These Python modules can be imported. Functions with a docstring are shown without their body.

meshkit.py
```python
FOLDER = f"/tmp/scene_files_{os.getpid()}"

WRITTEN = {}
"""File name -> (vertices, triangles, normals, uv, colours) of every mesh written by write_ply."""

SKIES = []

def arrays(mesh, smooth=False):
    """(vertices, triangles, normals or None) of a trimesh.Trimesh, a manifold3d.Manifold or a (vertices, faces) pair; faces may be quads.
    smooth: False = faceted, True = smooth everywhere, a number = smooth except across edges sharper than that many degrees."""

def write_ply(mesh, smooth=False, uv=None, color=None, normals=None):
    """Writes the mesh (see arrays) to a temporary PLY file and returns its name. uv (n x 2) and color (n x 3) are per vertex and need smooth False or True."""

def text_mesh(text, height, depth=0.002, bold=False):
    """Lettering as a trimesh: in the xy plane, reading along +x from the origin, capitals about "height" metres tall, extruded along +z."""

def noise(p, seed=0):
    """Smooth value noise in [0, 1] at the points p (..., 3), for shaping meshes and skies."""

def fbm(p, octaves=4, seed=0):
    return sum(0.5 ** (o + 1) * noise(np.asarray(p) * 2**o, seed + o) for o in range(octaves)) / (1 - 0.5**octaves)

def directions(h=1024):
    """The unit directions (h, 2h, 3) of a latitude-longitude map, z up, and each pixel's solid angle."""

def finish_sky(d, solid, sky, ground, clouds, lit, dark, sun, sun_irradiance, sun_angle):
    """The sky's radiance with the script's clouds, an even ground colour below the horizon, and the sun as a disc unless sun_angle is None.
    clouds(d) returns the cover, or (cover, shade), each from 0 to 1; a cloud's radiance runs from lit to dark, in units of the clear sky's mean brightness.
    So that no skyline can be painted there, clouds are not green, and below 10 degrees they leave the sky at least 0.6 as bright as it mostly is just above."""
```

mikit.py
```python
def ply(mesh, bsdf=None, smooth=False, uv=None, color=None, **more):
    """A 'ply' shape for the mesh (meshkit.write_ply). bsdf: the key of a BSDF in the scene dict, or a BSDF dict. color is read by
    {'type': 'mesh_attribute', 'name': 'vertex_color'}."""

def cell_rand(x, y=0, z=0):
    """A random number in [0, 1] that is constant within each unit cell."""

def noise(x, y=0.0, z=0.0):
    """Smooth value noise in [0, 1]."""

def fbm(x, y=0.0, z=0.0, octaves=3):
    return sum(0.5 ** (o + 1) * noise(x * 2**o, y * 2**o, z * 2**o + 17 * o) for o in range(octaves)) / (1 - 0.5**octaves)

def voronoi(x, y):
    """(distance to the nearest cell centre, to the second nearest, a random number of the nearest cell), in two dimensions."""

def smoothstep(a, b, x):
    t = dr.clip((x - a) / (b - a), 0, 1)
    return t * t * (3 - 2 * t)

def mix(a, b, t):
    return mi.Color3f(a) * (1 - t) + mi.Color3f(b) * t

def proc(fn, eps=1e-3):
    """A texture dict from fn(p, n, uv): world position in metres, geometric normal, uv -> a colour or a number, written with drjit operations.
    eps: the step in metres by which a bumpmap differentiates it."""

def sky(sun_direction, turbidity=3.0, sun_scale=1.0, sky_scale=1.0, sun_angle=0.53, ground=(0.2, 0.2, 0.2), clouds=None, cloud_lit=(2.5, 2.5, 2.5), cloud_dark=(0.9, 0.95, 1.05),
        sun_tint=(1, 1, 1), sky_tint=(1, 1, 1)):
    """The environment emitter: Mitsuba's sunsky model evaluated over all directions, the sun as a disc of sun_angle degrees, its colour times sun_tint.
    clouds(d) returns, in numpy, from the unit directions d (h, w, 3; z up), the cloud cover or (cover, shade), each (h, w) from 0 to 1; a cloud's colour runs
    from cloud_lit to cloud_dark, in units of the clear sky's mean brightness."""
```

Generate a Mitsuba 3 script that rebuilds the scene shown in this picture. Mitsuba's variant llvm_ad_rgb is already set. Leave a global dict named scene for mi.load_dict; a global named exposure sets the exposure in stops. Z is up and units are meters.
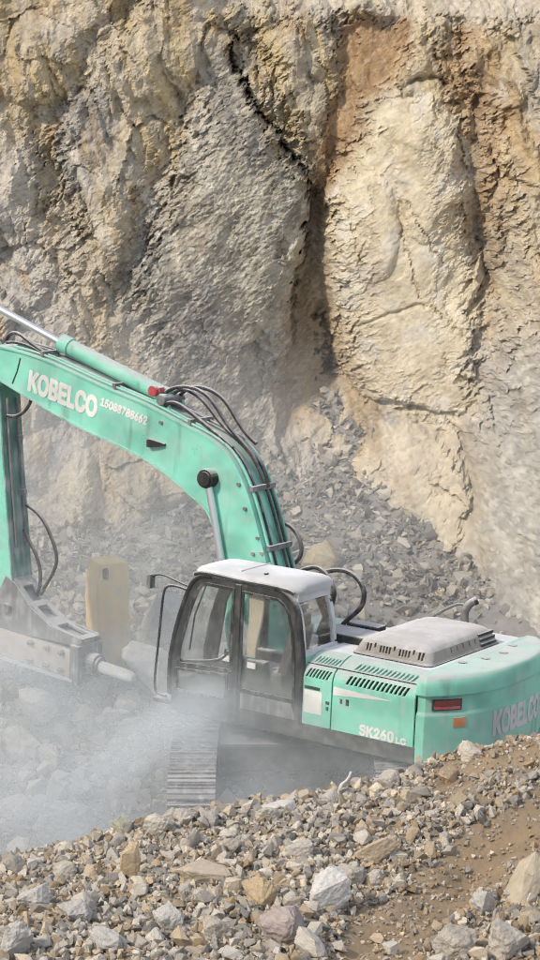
import math, numpy as np, trimesh, mitsuba as mi, drjit as dr, mikit, meshkit
import manifold3d as m3
from shapely.geometry import Polygon, LineString, Point
from scipy.interpolate import RBFInterpolator, RegularGridInterpolator
from scipy.spatial import cKDTree
T = mi.ScalarTransform4f
scene, labels = {}, {}

# ------------------------------------------------------------------ camera, sky, exposure
CAM, PITCH, FPX = np.array([-1.15, -27.85, 10.6]), math.radians(13.0), 2320.0
cp, sp = math.cos(PITCH), math.sin(PITCH)
scene['camera'] = {'type': 'perspective', 'fov': 2 * math.degrees(math.atan(512 / FPX)), 'fov_axis': 'y', 'near_clip': 0.5, 'far_clip': 900.0,
                   'to_world': T().look_at(origin=CAM.tolist(), target=(CAM + [0, cp, -sp]).tolist(), up=[0, 0, 1])}
scene['sky_light'] = mikit.sky([-0.70, -0.52, 0.80], turbidity=4, sun_scale=0.72, sun_angle=4.5, ground=(0.38, 0.36, 0.33), sun_tint=(0.93, 0.98, 1.06),
                               clouds=lambda d: 0.45 + 0.5 * np.clip(meshkit.fbm(d * 3.0, 4, 3) * 1.6 - 0.3, 0, 1), cloud_lit=(2.3, 2.45, 2.75))
exposure = 1.68

def at(px, py, Y):
    """The point of the vertical plane y = Y that stands where the photograph's pixel (px, py) looks."""
    x, y = px * 1.06667 - 288, py * 1.06667 - 512
    d = np.array([x / FPX, cp - sp * y / FPX, -sp - cp * y / FPX])
    return CAM + d * (Y - CAM[1]) / d[1]

# ------------------------------------------------------------------ helpers
MAT = {}
def rgb(*c): return {'type': 'rgb', 'value': list(c)}
def mat(name, d, two=True):
    scene['material_' + name] = {'type': 'twosided', 'bsdf': d} if two else d
    MAT[name] = 'material_' + name
def key_for(name):
    k, i = name, 0
    while k in scene or k in used: i += 1; k = f'{name}_{i:03d}'
    used.add(k); return k
used = set()
def obj(name, mesh, m, parent=None, smooth=False, label=None, cat=None, group=None, kind=None, color=None):
    k = key_for((parent + '__' if parent else '') + name)
    scene[k] = mikit.ply(mesh, MAT[m], smooth=smooth, color=color)
    tag(k, label, cat, group, kind); return k
def tag(k, label=None, cat=None, group=None, kind=None):
    d = {a: b for a, b in (('label', label), ('category', cat), ('group', group), ('kind', kind)) if b}
    if d: labels[k] = {**labels.get(k, {}), **d}
def thing(name, label, cat, group=None):
    k = key_for(name); tag(k, label, cat, group); return k
def tm(m):
    if hasattr(m, 'to_mesh'):
        q = m.to_mesh(); return trimesh.Trimesh(q.vert_properties[:, :3], q.tri_verts, process=False)
    return m
def cat_(*ms): return trimesh.util.concatenate([tm(m) for m in ms])
def mf(m): return m3.Manifold(m3.Mesh(np.asarray(m.vertices, np.float32), np.asarray(m.faces, np.uint32)))
def box(x0, x1, y0, y1, z0, z1, b=0.0):
    if b <= 0: return m3.Manifold.cube((x1 - x0, y1 - y0, z1 - z0)).translate((x0, y0, z0))
    c = lambda e: box(x0 + e[0], x1 - e[0], y0 + e[1], y1 - e[1], z0 + e[2], z1 - e[2])
    h = b * 0.3
    return m3.Manifold.batch_hull([c((b, b, 0)), c((b, 0, b)), c((0, b, b)), c((h, h, h))])
def xz(poly, y0, y1):
    """Prism of a polygon in (X, Z), from Y = y0 to y1."""
    p = np.asarray(poly, float)
    a = 0.5 * np.sum(p[:, 0] * np.roll(p[:, 1], -1) - np.roll(p[:, 0], -1) * p[:, 1])
    if a < 0: p = p[::-1]
    return m3.Manifold.extrude(m3.CrossSection([p]), y1 - y0).transform([[1, 0, 0, 0], [0, 0, -1, y1], [0, 1, 0, 0]])
def yz(poly, x0, x1):
    p = np.asarray(poly, float)
    a = 0.5 * np.sum(p[:, 0] * np.roll(p[:, 1], -1) - np.roll(p[:, 0], -1) * p[:, 1])
    if a < 0: p = p[::-1]
    return m3.Manifold.extrude(m3.CrossSection([p]), x1 - x0).transform([[0, 0, 1, x0], [1, 0, 0, 0], [0, 1, 0, 0]])
def spline(pts, n=40):
    pts = np.asarray(pts, float)
    t = np.r_[0, np.cumsum(np.linalg.norm(np.diff(pts, axis=0), axis=1) ** 0.5)]
    from scipy.interpolate import CubicSpline
    return CubicSpline(t, pts)(np.linspace(0, t[-1], n))
def tube(pts, r, n=8):
    pts = np.asarray(pts, float); k = len(pts)
    r = np.broadcast_to(r, (k,))
    tg = np.gradient(pts, axis=0); tg /= np.linalg.norm(tg, axis=1)[:, None]
    u = np.cross(tg[0], [0.31, 0.2, 0.93]); u /= np.linalg.norm(u); rings = []
    for i in range(k):
        u = u - tg[i] * (u @ tg[i]); u /= np.linalg.norm(u); w = np.cross(tg[i], u)
        a = np.arange(n) / n * 2 * np.pi
        rings.append(pts[i] + r[i] * (np.cos(a)[:, None] * u + np.sin(a)[:, None] * w))
    v = np.vstack(rings + [pts[:1], pts[-1:]]); f = []
    for i in range(k - 1):
        for j in range(n):
            a, b = i * n + j, i * n + (j + 1) % n
            f += [[a, b, b + n], [a, b + n, a + n]]
    for j in range(n):
        f += [[k * n, (j + 1) % n, j], [k * n + 1, (k - 1) * n + j, (k - 1) * n + (j + 1) % n]]
    return trimesh.Trimesh(v, np.array(f), process=False)
def cyl(p, q, r, n=20, r2=None):
    p, q = np.asarray(p, float), np.asarray(q, float)
    return tube(np.vstack([p, p + (q - p) * 0.02, p + (q - p) * 0.98, q]), [r * 0.94, r, r2 or r, (r2 or r) * 0.94], n)
def sstep(a, b, x):
    t = np.clip((x - a) / (b - a), 0, 1); return t * t * (3 - 2 * t)

# ------------------------------------------------------------------ materials
N, FB = mikit.noise, mikit.fbm
SS = mikit.smoothstep
DUST = (0.50, 0.50, 0.51)
def dusty(base, amount=0.5, rough=0.45, scale=5.0, spec=0.5, metallic=0.0, wear=0.0, up_dust=0.95):
    """Paint or metal under a coat of quarry dust: thick on faces that look up, patchy with runs on the sides."""
    def col(p, n, uv):
        up = SS(0.25, 0.9, n.z)
        blot = FB(p.x * scale, p.y * scale, p.z * scale, 3)
        runs = N(p.x * 22 + p.y * 9, p.y * 22 - p.x * 7, p.z * 2.2)
        side = SS(0.42, 0.85, 0.65 * blot + 0.35 * runs) * amount
        low = SS(2.0, 0.9, p.z) * 0.22
        d = dr.clip(side + low * blot * 1.6 + up * (0.62 + 0.5 * blot) * up_dust, 0, 1)
        c = mikit.mix(base, tuple(0.72 * c for c in base), SS(.3, .75, FB(p.x * 2.3, p.y * 2.3, p.z * 2.3, 3)))
        if wear:
            oil = SS(0.60, 0.80, FB(p.x * 6 + p.y * 2, p.y * 6 - p.x * 2, p.z * 0.9 + 3, 3)) * wear * .55
            c = mikit.mix(c, (0.07, 0.065, 0.06), oil)
            chip = SS(0.80, 0.84, FB(p.x * 55, p.y * 55, p.z * 55, 2) * .62 + .38 * FB(p.x * 2.1, p.y * 2.1, p.z * 2.1 + 5, 2) + .04) * wear
            c = mikit.mix(c, (0.16, 0.09, 0.055), chip * .85)
            c = mikit.mix(c, (0.42, 0.62, 0.54), SS(.55, .8, N(p.x * 3.3, p.y * 3.3, p.z * 3.3 + 8)) * .35 * wear)
        return mikit.mix(c, DUST, d)
    def ro(p, n, uv):
        return dr.clip(rough + 0.35 * FB(p.x * scale, p.y * scale, p.z * scale, 2) + 0.4 * SS(0.3, 0.9, n.z), 0.1, 1)
    return {'type': 'principled', 'base_color': mikit.proc(col), 'roughness': mikit.proc(ro), 'specular': spec, 'metallic': metallic}
mat('mint', dusty((0.235, 0.655, 0.525), 0.28, 0.42, wear=.7, up_dust=.8))
mat('mint_dirty_shaded', dusty((0.11, 0.26, 0.22), 0.9, 0.6, 3.0))  # darker, greyer mint: dust plus the shade on the arm's back, in the colour
mat('frame', dusty((0.030, 0.034, 0.033), 0.16, 0.45))
mat('steel', dusty((0.16, 0.165, 0.17), 0.55, 0.55))
mat('track', dusty((0.13, 0.125, 0.12), 0.7, 0.6, 9.0))
mat('tan_steel', dusty((0.56, 0.48, 0.42), 0.5, 0.5))
mat('cover', dusty((0.30, 0.275, 0.245), 0.35, 0.6))
mat('roof', dusty((0.66, 0.69, 0.73), 0.2, 0.5, up_dust=0.4))
mat('dark', dusty((0.016, 0.017, 0.018), 0.12, 0.6))
mat('rubber', dusty((0.022, 0.022, 0.024), 0.25, 0.5, 9.0))
mat('chrome', {'type': 'principled', 'base_color': rgb(0.75, 0.75, 0.76), 'metallic': 0.85, 'roughness': 0.28})
mat('decal', dusty((0.78, 0.80, 0.77), 0.3, 0.5, 11.0))
mat('decal_dusty', dusty((0.62, 0.66, 0.68), 0.55, 0.5, 14.0))
mat('red', dusty((0.42, 0.04, 0.05), 0.2, 0.4))
mat('lens', {'type': 'principled', 'base_color': rgb(0.16, 0.03, 0.03), 'roughness': 0.2, 'clearcoat': 0.6})
mat('orange', dusty((0.62, 0.22, 0.07), 0.35, 0.4))
mat('seat', dusty((0.10, 0.095, 0.09), 0.35, 0.9))
mat('curtain', {'type': 'diffuse', 'reflectance': rgb(0.50, 0.46, 0.36)})
mat('glass', {'type': 'blendbsdf', 'weight': mikit.proc(lambda p, n, uv: 0.02 + 0.13 * SS(0.40, 0.8, FB(p.x * 3.1, p.y * 3.1, p.z * 2.2, 3)) + 0.30 * SS(1.9, 1.4, p.z)),
              'a': {'type': 'thindielectric'}, 'b': {'type': 'twosided', 'bsdf': {'type': 'diffuse', 'reflectance': rgb(0.40, 0.43, 0.41)}}}, False)
def block_col(p, n, uv):
    s = N(p.x * 9, p.y * 9, p.z * 0.9)
    b = FB(p.x * 4, p.y * 4, p.z * 3, 3)
    c = mikit.mix((0.74, 0.54, 0.27), (0.64, 0.48, 0.26), s)
    return mikit.mix(c, (0.44, 0.40, 0.35), SS(0.45, 0.8, b) * 0.7)
mat('block', {'type': 'principled', 'base_color': mikit.proc(block_col), 'roughness': 0.75})
def grain(scale, amp, f=3):
    return mikit.proc(lambda p, n, uv: amp * FB(p.x * scale, p.y * scale, p.z * scale, f), eps=0.25 / scale)
VC = {'type': 'mesh_attribute', 'name': 'vertex_color'}
mat('cliff', {'type': 'bumpmap', 'arbitrary': grain(24.0, 0.0035, 2), 'bsdf': {'type': 'diffuse', 'reflectance': VC}})
mat('ground', {'type': 'bumpmap', 'arbitrary': grain(40.0, 0.012, 3), 'bsdf': {'type': 'diffuse', 'reflectance': VC}})
mat('stone', {'type': 'bumpmap', 'arbitrary': grain(55.0, 0.006, 3), 'bsdf': {'type': 'diffuse', 'reflectance': VC}})
mat('white_scrap', {'type': 'principled', 'base_color': rgb(0.62, 0.61, 0.58), 'roughness': 0.7})

# ------------------------------------------------------------------ the ground: pit floor, talus under the cliff, rubble bank in front
gp = [  # x, y, z
    (-3.4, -10.8, 3.24), (-2.0, -10.2, 3.68), (-0.9, -10.0, 3.64), (0.34, -9.8, 3.93), (1.25, -9.5, 4.16), (-3.0, -14, 4.0), (0.74, -13.8, 3.92), (-1.15, -14, 4.0),
    (-1.6, -12.3, 3.76), (0.0, -12.0, 3.80), (1.2, -11.6, 4.0), (2.6, -9.2, 4.45), (4, -9.0, 4.8), (6, -9, 5.2), (-5, -11, 3.3), (-8, -11, 3.0), (-12, -12, 3), (12, -9, 6), (3, -14, 4.2), (-6, -14, 4),
    (-12, -16, 4), (12, -16, 5), (0, -17, 4.1), (-5, -18, 4.2), (5, -18, 4.4), (0, -24, 4.3), (0, -32, 4.3), (-15, -26, 4.3), (15, -26, 5), (-15, -40, 4.5), (15, -40, 4.5), (0, -45, 4.5),
    (-4, -6.6, 0.35), (-2.4, -6.2, 0.35), (-0.8, -6.2, 0.4), (1.0, -6.1, 0.6), (3, -5.6, 0.9), (6, -5, 1.4), (-7, -7, .3), (-12, -7, .3), (12, -5, 3), (-3.5, -8.6, 1.9), (-1, -8.0, 2.0), (1.2, -7.8, 2.3),
    (-4.5, -4, 0), (-2, -4, 0), (0, -4, 0), (2, -4, 0.05), (-5, -1, 0), (-2, -1, 0), (0, -1, 0), (2, -1, 0), (4, -2, .3), (-5, 2, 0), (-2.5, 2, 0), (0, 2, 0), (2, 2, 0.05), (-5, 5, 0), (-2.5, 5, 0.0), (0, 5, 0.1), (1.6, 5.0, 0.12),
    (2.9, 5, .3), (4.5, 5, .8), (7, 3, 1.5), (-10, 0, .2), (-10, 5, .3), (12, 2, 3), (-5, 8.5, .12), (-2.5, 8.5, .2), (-.3, 8.5, .4), (1.2, 8.5, .55), (2.4, 7.6, .6),
    (-5.2, 11.8, .6), (-4, 11.8, .7), (-2.4, 12.4, .95), (-.8, 13.2, 1.7), (.25, 14.2, 2.5), (-.1, 11.2, 1.05), (1.0, 11.2, 1.35), (1.5, 9.6, .8), (-.6, 15, 2.6), (.6, 16, 3.2), (-3, 15, 1.2), (-6, 14, .9), (-12, 12, .8),
    (3, 12, 1.5), (6, 12, 2), (14, 10, 3), (0, 22, 4), (-12, 22, 2), (12, 22, 4)]
gp = np.array(gp, float)
g_rbf = RBFInterpolator(gp[:, :2], gp[:, 2], kernel='linear', smoothing=0.02)
def axis(lo, hi, step, far, n):
    t = np.arange(lo, hi + step / 2, step); k = np.geomspace(step * 2, far, n)
    return np.r_[(lo - np.cumsum(k))[::-1], t, hi + np.cumsum(k)]
gx, gy = axis(-8, 7, 0.07, 40, 24), axis(-17, 16.5, 0.07, 40, 24)
cx_, cy_ = np.linspace(-22, 22, 90), np.linspace(-48, 26, 150)
CX, CY = np.meshgrid(cx_, cy_, indexing='ij')
g0 = g_rbf(np.c_[CX.ravel(), CY.ravel()]).reshape(CX.shape)
from scipy.ndimage import gaussian_filter
g0 = gaussian_filter(g0, 0.8)
g_lin = RegularGridInterpolator((cx_, cy_), g0, method='cubic', bounds_error=False, fill_value=None)
def g_base(x, y):
    return g_lin(np.stack([np.clip(x, -21.9, 21.9), np.clip(y, -47.9, 25.9)], -1))
def poly_sd(x, z, pts):
    """Signed distance to a closed polygon, positive inside."""
    pts = np.asarray(pts, float); a, b = pts, np.roll(pts, -1, 0)
    d = np.full(x.shape, 1e9); ins = np.zeros(x.shape, bool)
    for (ax, ay), (bx, by) in zip(a, b):
        ex, ey = bx - ax, by - ay
        t = np.clip(((x - ax) * ex + (z - ay) * ey) / (ex * ex + ey * ey + 1e-12), 0, 1)
        d = np.minimum(d, np.hypot(x - ax - t * ex, z - ay - t * ey))
        c = (ay > z) != (by > z)
        ins ^= c & (x < ex * (z - ay) / (ey + (1e-12 if ey == 0 else 0)) + ax)
    return np.where(ins, d, -d)
def line_d(x, z, pts):
    """(distance to a polyline, signed side: positive on its right-hand side looking down, parameter 0..1)."""
    pts = np.asarray(pts, float); d = np.full(x.shape, 1e9); s = np.zeros(x.shape); u = np.zeros(x.shape)
    n = len(pts) - 1
    for i in range(n):
        (ax, ay), (bx, by) = pts[i], pts[i + 1]
        ex, ey = bx - ax, by - ay
        t = np.clip(((x - ax) * ex + (z - ay) * ey) / (ex * ex + ey * ey), 0, 1)
        q = np.hypot(x - ax - t * ex, z - ay - t * ey); m = q < d
        d = np.where(m, q, d); u = np.where(m, (i + t) / n, u)
        s = np.where(m, np.sign((x - ax) * -ey + (z - ay) * ex) , s)
    return d, s, u
P2 = lambda *a: np.stack(np.broadcast_arrays(*a), -1)
# bare soil: the brown run that crosses the rubble bank towards the upper right (ground coordinates)
def flat_at(px, py, z):
    d = at(px, py, 0) - CAM; return tuple((CAM + d * (z - CAM[2]) / d[2])[:2])
SOIL = [flat_at(*c) for c in [(315, 975, 3.95), (372, 920, 3.9), (425, 872, 3.9), (478, 828, 3.95), (545, 786, 4.1), (600, 760, 4.2), (620, 800, 4.2), (545, 848, 4.0), (500, 880, 3.95), (458, 916, 3.9), (425, 945, 3.9), (405, 975, 3.95)]]
SOIL2 = [flat_at(*c) for c in [(425, 800, 3.95), (445, 768, 3.95), (500, 742, 4.1), (560, 712, 4.2), (600, 740, 4.2), (545, 772, 4.1), (480, 806, 3.95)]]
def soil(x, y):
    w = 0.35 * (meshkit.fbm(P2(x * 1.7, y * 1.7, 0 * x), 3, 5) - .5) * 2
    return np.maximum(sstep(-0.16, 0.14, poly_sd(x + .5 * w, y - w, SOIL)), .75 * sstep(-0.2, 0.2, poly_sd(x + w, y - w, SOIL2)))
def ground_z(x, y):
    z = g_base(x, y)
    s = soil(x, y)
    n1 = meshkit.fbm(P2(x * 0.55, y * 0.55, 0 * x), 3, 1) - .5
    n2 = meshkit.fbm(P2(x * 2.3, y * 2.3, 0 * x), 4, 2) - .5
    n3 = meshkit.fbm(P2(x * 9, y * 9, 0 * x), 3, 3) - .5
    front = sstep(-6.5, -9, y)
    tal = sstep(6, 9, y)
    z = z + 0.22 * n1 + (0.16 + .18 * tal) * n2 + 0.05 * n3 * (1 + .4 * front)
    # erosion rills in the soil
    r = meshkit.fbm(P2((x * .8 - y * .55) * 5.0, (x * .55 + y * .8) * 0.9, 0 * x), 3, 9) - .5
    z = z - s * (0.06 + 0.16 * r)
    # ruts where the excavator stands and works
    return z
X, Y = np.meshgrid(gx, gy, indexing='ij')
Z = ground_z(X, Y)
gz = RegularGridInterpolator((gx, gy), Z, bounds_error=False, fill_value=None)
def gh(x, y): return gz(np.stack([np.asarray(x, float), np.asarray(y, float)], -1))
def grid_faces(a, b):
    i = np.arange(a * b).reshape(a, b)
    q = np.stack([i[:-1, :-1], i[1:, :-1], i[1:, 1:], i[:-1, 1:]], -1).reshape(-1, 4)
    return np.vstack([q[:, [0, 1, 2]], q[:, [0, 2, 3]]])
def lerp(a, b, t): return np.asarray(a) * (1 - t[..., None]) + np.asarray(b) * t[..., None]
s = soil(X, Y)
m1, m2 = meshkit.fbm(P2(X * 1.1, Y * 1.1, 0 * X), 4, 21), meshkit.fbm(P2(X * 7, Y * 7, 0 * X), 3, 22)
col = lerp((0.28, 0.235, 0.18), (0.31, 0.245, 0.17), sstep(.35, .65, m1))
col = lerp(col, (0.30, 0.225, 0.15), s * (.75 + .25 * m2))
grey = sstep(-7.5, -5.5, Y)
col = lerp(col, (0.29, 0.29, 0.295), grey * .85)
col = lerp(col, (0.25, 0.248, 0.248), sstep(6.5, 8.5, Y) * .8)
col = col * (0.8 + 0.4 * m2[..., None])
obj('ground', trimesh.Trimesh(np.c_[X.ravel(), Y.ravel(), Z.ravel()], grid_faces(*X.shape), process=False), 'ground', smooth=True, kind='structure',
    label='grey quarry floor and rubble bank with a brown soil run', color=np.clip(col.reshape(-1, 3), 0, 1))

# ------------------------------------------------------------------ the cliff
cpt = [(0, 0, 15.6), (135, 0, 15.2), (270, 0, 15.6), (400, 0, 15.4), (540, 0, 14.6), (0, 130, 14.5), (135, 130, 14.5), (270, 130, 14.7), (400, 130, 14.3), (540, 130, 13.2),
       (0, 260, 13.8), (100, 260, 13.7), (200, 260, 13.7), (290, 260, 14.3), (400, 260, 13.5), (480, 260, 13.2), (540, 260, 11.7), (0, 400, 12.9), (100, 400, 12.9), (200, 400, 12.9), (300, 400, 14.1),
       (335, 400, 14.4), (400, 400, 12.9), (460, 400, 12.4), (500, 400, 11.0), (540, 400, 9.5), (0, 480, 12.3), (100, 480, 12.4), (200, 480, 12.4), (400, 480, 11.9), (450, 480, 11.2), (540, 480, 8.1),
       (0, 560, 11.7), (430, 560, 9.9), (480, 560, 8.4), (540, 560, 6.9), (470, 640, 6.6), (540, 640, 5.4), (-200, 0, 15.2), (-200, 260, 13.4), (-200, 480, 12.2), (700, 0, 12), (700, 260, 9), (700, 480, 5.5), (700, 640, 3.0),
       (-600, 0, 12), (-600, 260, 10.5), (-600, 480, 9.5), (1100, 0, 6), (1100, 300, 3), (1100, 600, -1)]
cw = np.array([at(*c) for c in cpt])
c_rbf = RBFInterpolator(cw[:, [0, 2]], cw[:, 1], kernel='linear', smoothing=0.05)
def Q(pts, yy=13.6): return [tuple(at(a, b, yy)[[0, 2]]) for a, b in pts]
CRACK = Q([(230, 28), (236, 62), (240, 95), (262, 118), (280, 140), (293, 160), (306, 185), (309, 215), (308, 245), (300, 285), (293, 330), (288, 378)])
BUTT = Q([(222, 40), (238, 90), (262, 120), (295, 165), (308, 200), (307, 250), (293, 330), (284, 420), (240, 450), (170, 440), (150, 380), (120, 320), (105, 270), (150, 200), (185, 130)])
PALE = Q([(398, 96), (440, 92), (462, 120), (470, 180), (480, 262), (474, 330), (468, 385), (440, 420), (370, 400), (345, 380), (336, 320), (328, 260), (328, 190), (345, 165), (372, 120)])
KNOB = Q([(350, 478), (358, 446), (382, 428), (412, 424), (444, 436), (458, 470), (446, 505), (405, 524), (366, 508)], 12.3)
CHUTE = Q([(352, 20), (415, 10), (418, 60), (398, 82), (375, 100), (355, 150), (335, 185), (320, 230), (316, 180), (330, 110)])
GULLY = Q([(306, 190), (322, 200), (326, 260), (334, 330), (342, 385), (326, 412), (284, 432), (276, 392), (287, 330), (299, 280), (307, 240)])
PIT = Q([(320, 328), (328, 352), (331, 378)])
FISS = Q([(492, 60), (480, 110), (474, 170), (477, 220), (486, 280)])
LPATCH = Q([(48, 110), (75, 90), (105, 90), (110, 130), (95, 190), (60, 200), (45, 160)])
LGREY = Q([(-60, 130), (20, 150), (30, 210), (60, 270), (50, 330), (20, 350), (-60, 340)])
RSLOPE = Q([(508, 330), (560, 270), (700, 240), (700, 700), (400, 700), (440, 560), (470, 430), (480, 330)])
CR2 = Q([(358, 325), (380, 312), (405, 302), (418, 296), (432, 300), (446, 316), (456, 320), (468, 342)])
CR3 = Q([(398, 210), (404, 245), (412, 275), (418, 290)])
CR4 = Q([(340, 375), (362, 398), (395, 402), (420, 396), (455, 398)])
CR5 = Q([(340, 180), (348, 215), (356, 245), (362, 262)])
CR6 = Q([(405, 200), (425, 235), (440, 260)])
VAL1 = Q([(178, 120), (160, 165), (148, 205), (138, 250), (105, 300), (78, 335)])
VAL2 = Q([(118, 0), (92, 50), (60, 95), (38, 130), (42, 180), (66, 230), (60, 280), (30, 320)])
VAL3 = Q([(250, 40), (268, 100), (300, 150), (315, 190)])
VAL4 = Q([(455, 40), (465, 90), (485, 130), (500, 200), (505, 260), (490, 320), (478, 400)])
RIM = Q([(346, 500), (372, 522), (408, 530), (448, 512), (462, 470), (458, 425), (440, 412), (400, 408), (372, 414)], 12.3)
RUST = Q([(448, 22), (500, 30), (512, 120), (502, 200), (492, 290), (476, 285), (472, 200), (462, 130), (440, 70)])
OVER = Q([(405, 92), (420, 82), (440, 80), (452, 88)])
BUMPS = [(55, 470, 42, 45, .55), (110, 480, 45, 40, .5), (165, 455, 40, 35, .35), (15, 430, 35, 40, .35), (55, 300, 60, 50, .3), (20, 60, 60, 40, .35), (140, 60, 50, 40, .3), (430, 170, 30, 60, .25), (370, 230, 25, 50, .18), (515, 230, 22, 90, .4), (505, 60, 30, 40, .3),
         (285, 90, 25, 50, .25), (100, 230, 50, 70, .25), (520, 500, 30, 50, .3), (470, 520, 30, 40, .25)]
xs = axis(-7.2, 6.2, 0.030, 45, 26)
z_lo, z_hi = -0.6, 12.6
zs = np.r_[np.linspace(-3, z_lo - .2, 6), np.arange(z_lo, 10.9, 0.026), np.linspace(11, z_hi, 22)]
X, Zc = np.meshgrid(xs, zs, indexing='ij')
jr = np.random.default_rng(99)
X = X + jr.uniform(-.011, .011, X.shape) * (np.abs(X) < 7); Zc = Zc + jr.uniform(-.010, .010, X.shape) * (Zc < 10.8)
def facets(px, pz, sx, sz, seed, tilt, off, warp=0.0):
    """Broken rock: each irregular cell is a tilted facet with its own offset."""
    rng = np.random.default_rng(seed)
    a, b = px / sx, pz / sz
    if warp:
        w = P2(a * .7, b * .7, 0 * a)
        a, b = a + warp * (meshkit.fbm(w, 2, seed) - .5) * 2, b + warp * (meshkit.fbm(w, 2, seed + 7) - .5) * 2
    a0, a1, b0, b1 = a.min() - 1, a.max() + 1, b.min() - 1, b.max() + 1
    n = int((a1 - a0) * (b1 - b0))
    pts = np.c_[rng.uniform(a0, a1, n), rng.uniform(b0, b1, n)]
    i = cKDTree(pts).query(np.c_[a.ravel(), b.ravel()], workers=-1)[1].reshape(a.shape)
    g = rng.normal(0, tilt, (n, 2)); o = rng.uniform(-off, off, n)
    da, db = a - pts[i, 0], b - pts[i, 1]
    return o[i] + g[i, 0] * da + g[i, 1] * db, rng.random(n)[i]
inview = (np.abs(X + .6) < 8.5)
def far_safe(fn, x, z):
    return fn(np.clip(x, -9, 8), z)
Xc = np.clip(X, -9, 8) + 0.02 * (X - np.clip(X, -9, 8))
cb = c_rbf(np.c_[np.clip(cx2 := np.linspace(-20, 20, 160)[:, None] + 0 * np.linspace(-4, 14, 90), -20, 20).ravel(), (0 * cx2 + np.linspace(-4, 14, 90)).ravel()]).reshape(160, 90)
cb = gaussian_filter(cb, 1.0)
cbi = RegularGridInterpolator((np.linspace(-20, 20, 160), np.linspace(-4, 14, 90)), cb, method='cubic', bounds_error=False, fill_value=None)
base = cbi(np.stack([np.clip(X, -19.9, 19.9), np.clip(Zc, -3.9, 13.9)], -1))
wx = 0.16 * (meshkit.fbm(P2(X * 1.3, Zc * 1.3, 0 * X), 4, 31) - .5) * 2
wz = 0.16 * (meshkit.fbm(P2(X * 1.3, Zc * 1.3, 0 * X), 4, 32) - .5) * 2
wf = 0.05 * (meshkit.fbm(P2(X * 9, Zc * 9, 0 * X), 3, 33) - .5) * 2
xw, zw = X + wx + wf, Zc + wz + wf
f1, r1 = facets(xw + .25 * zw, zw - .15 * xw, .85, 1.2, 51, .16, .17, .5)
f2, r2 = facets(xw - .5 * zw, zw + .3 * xw, .30, .46, 52, .070, .065, .5)
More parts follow.
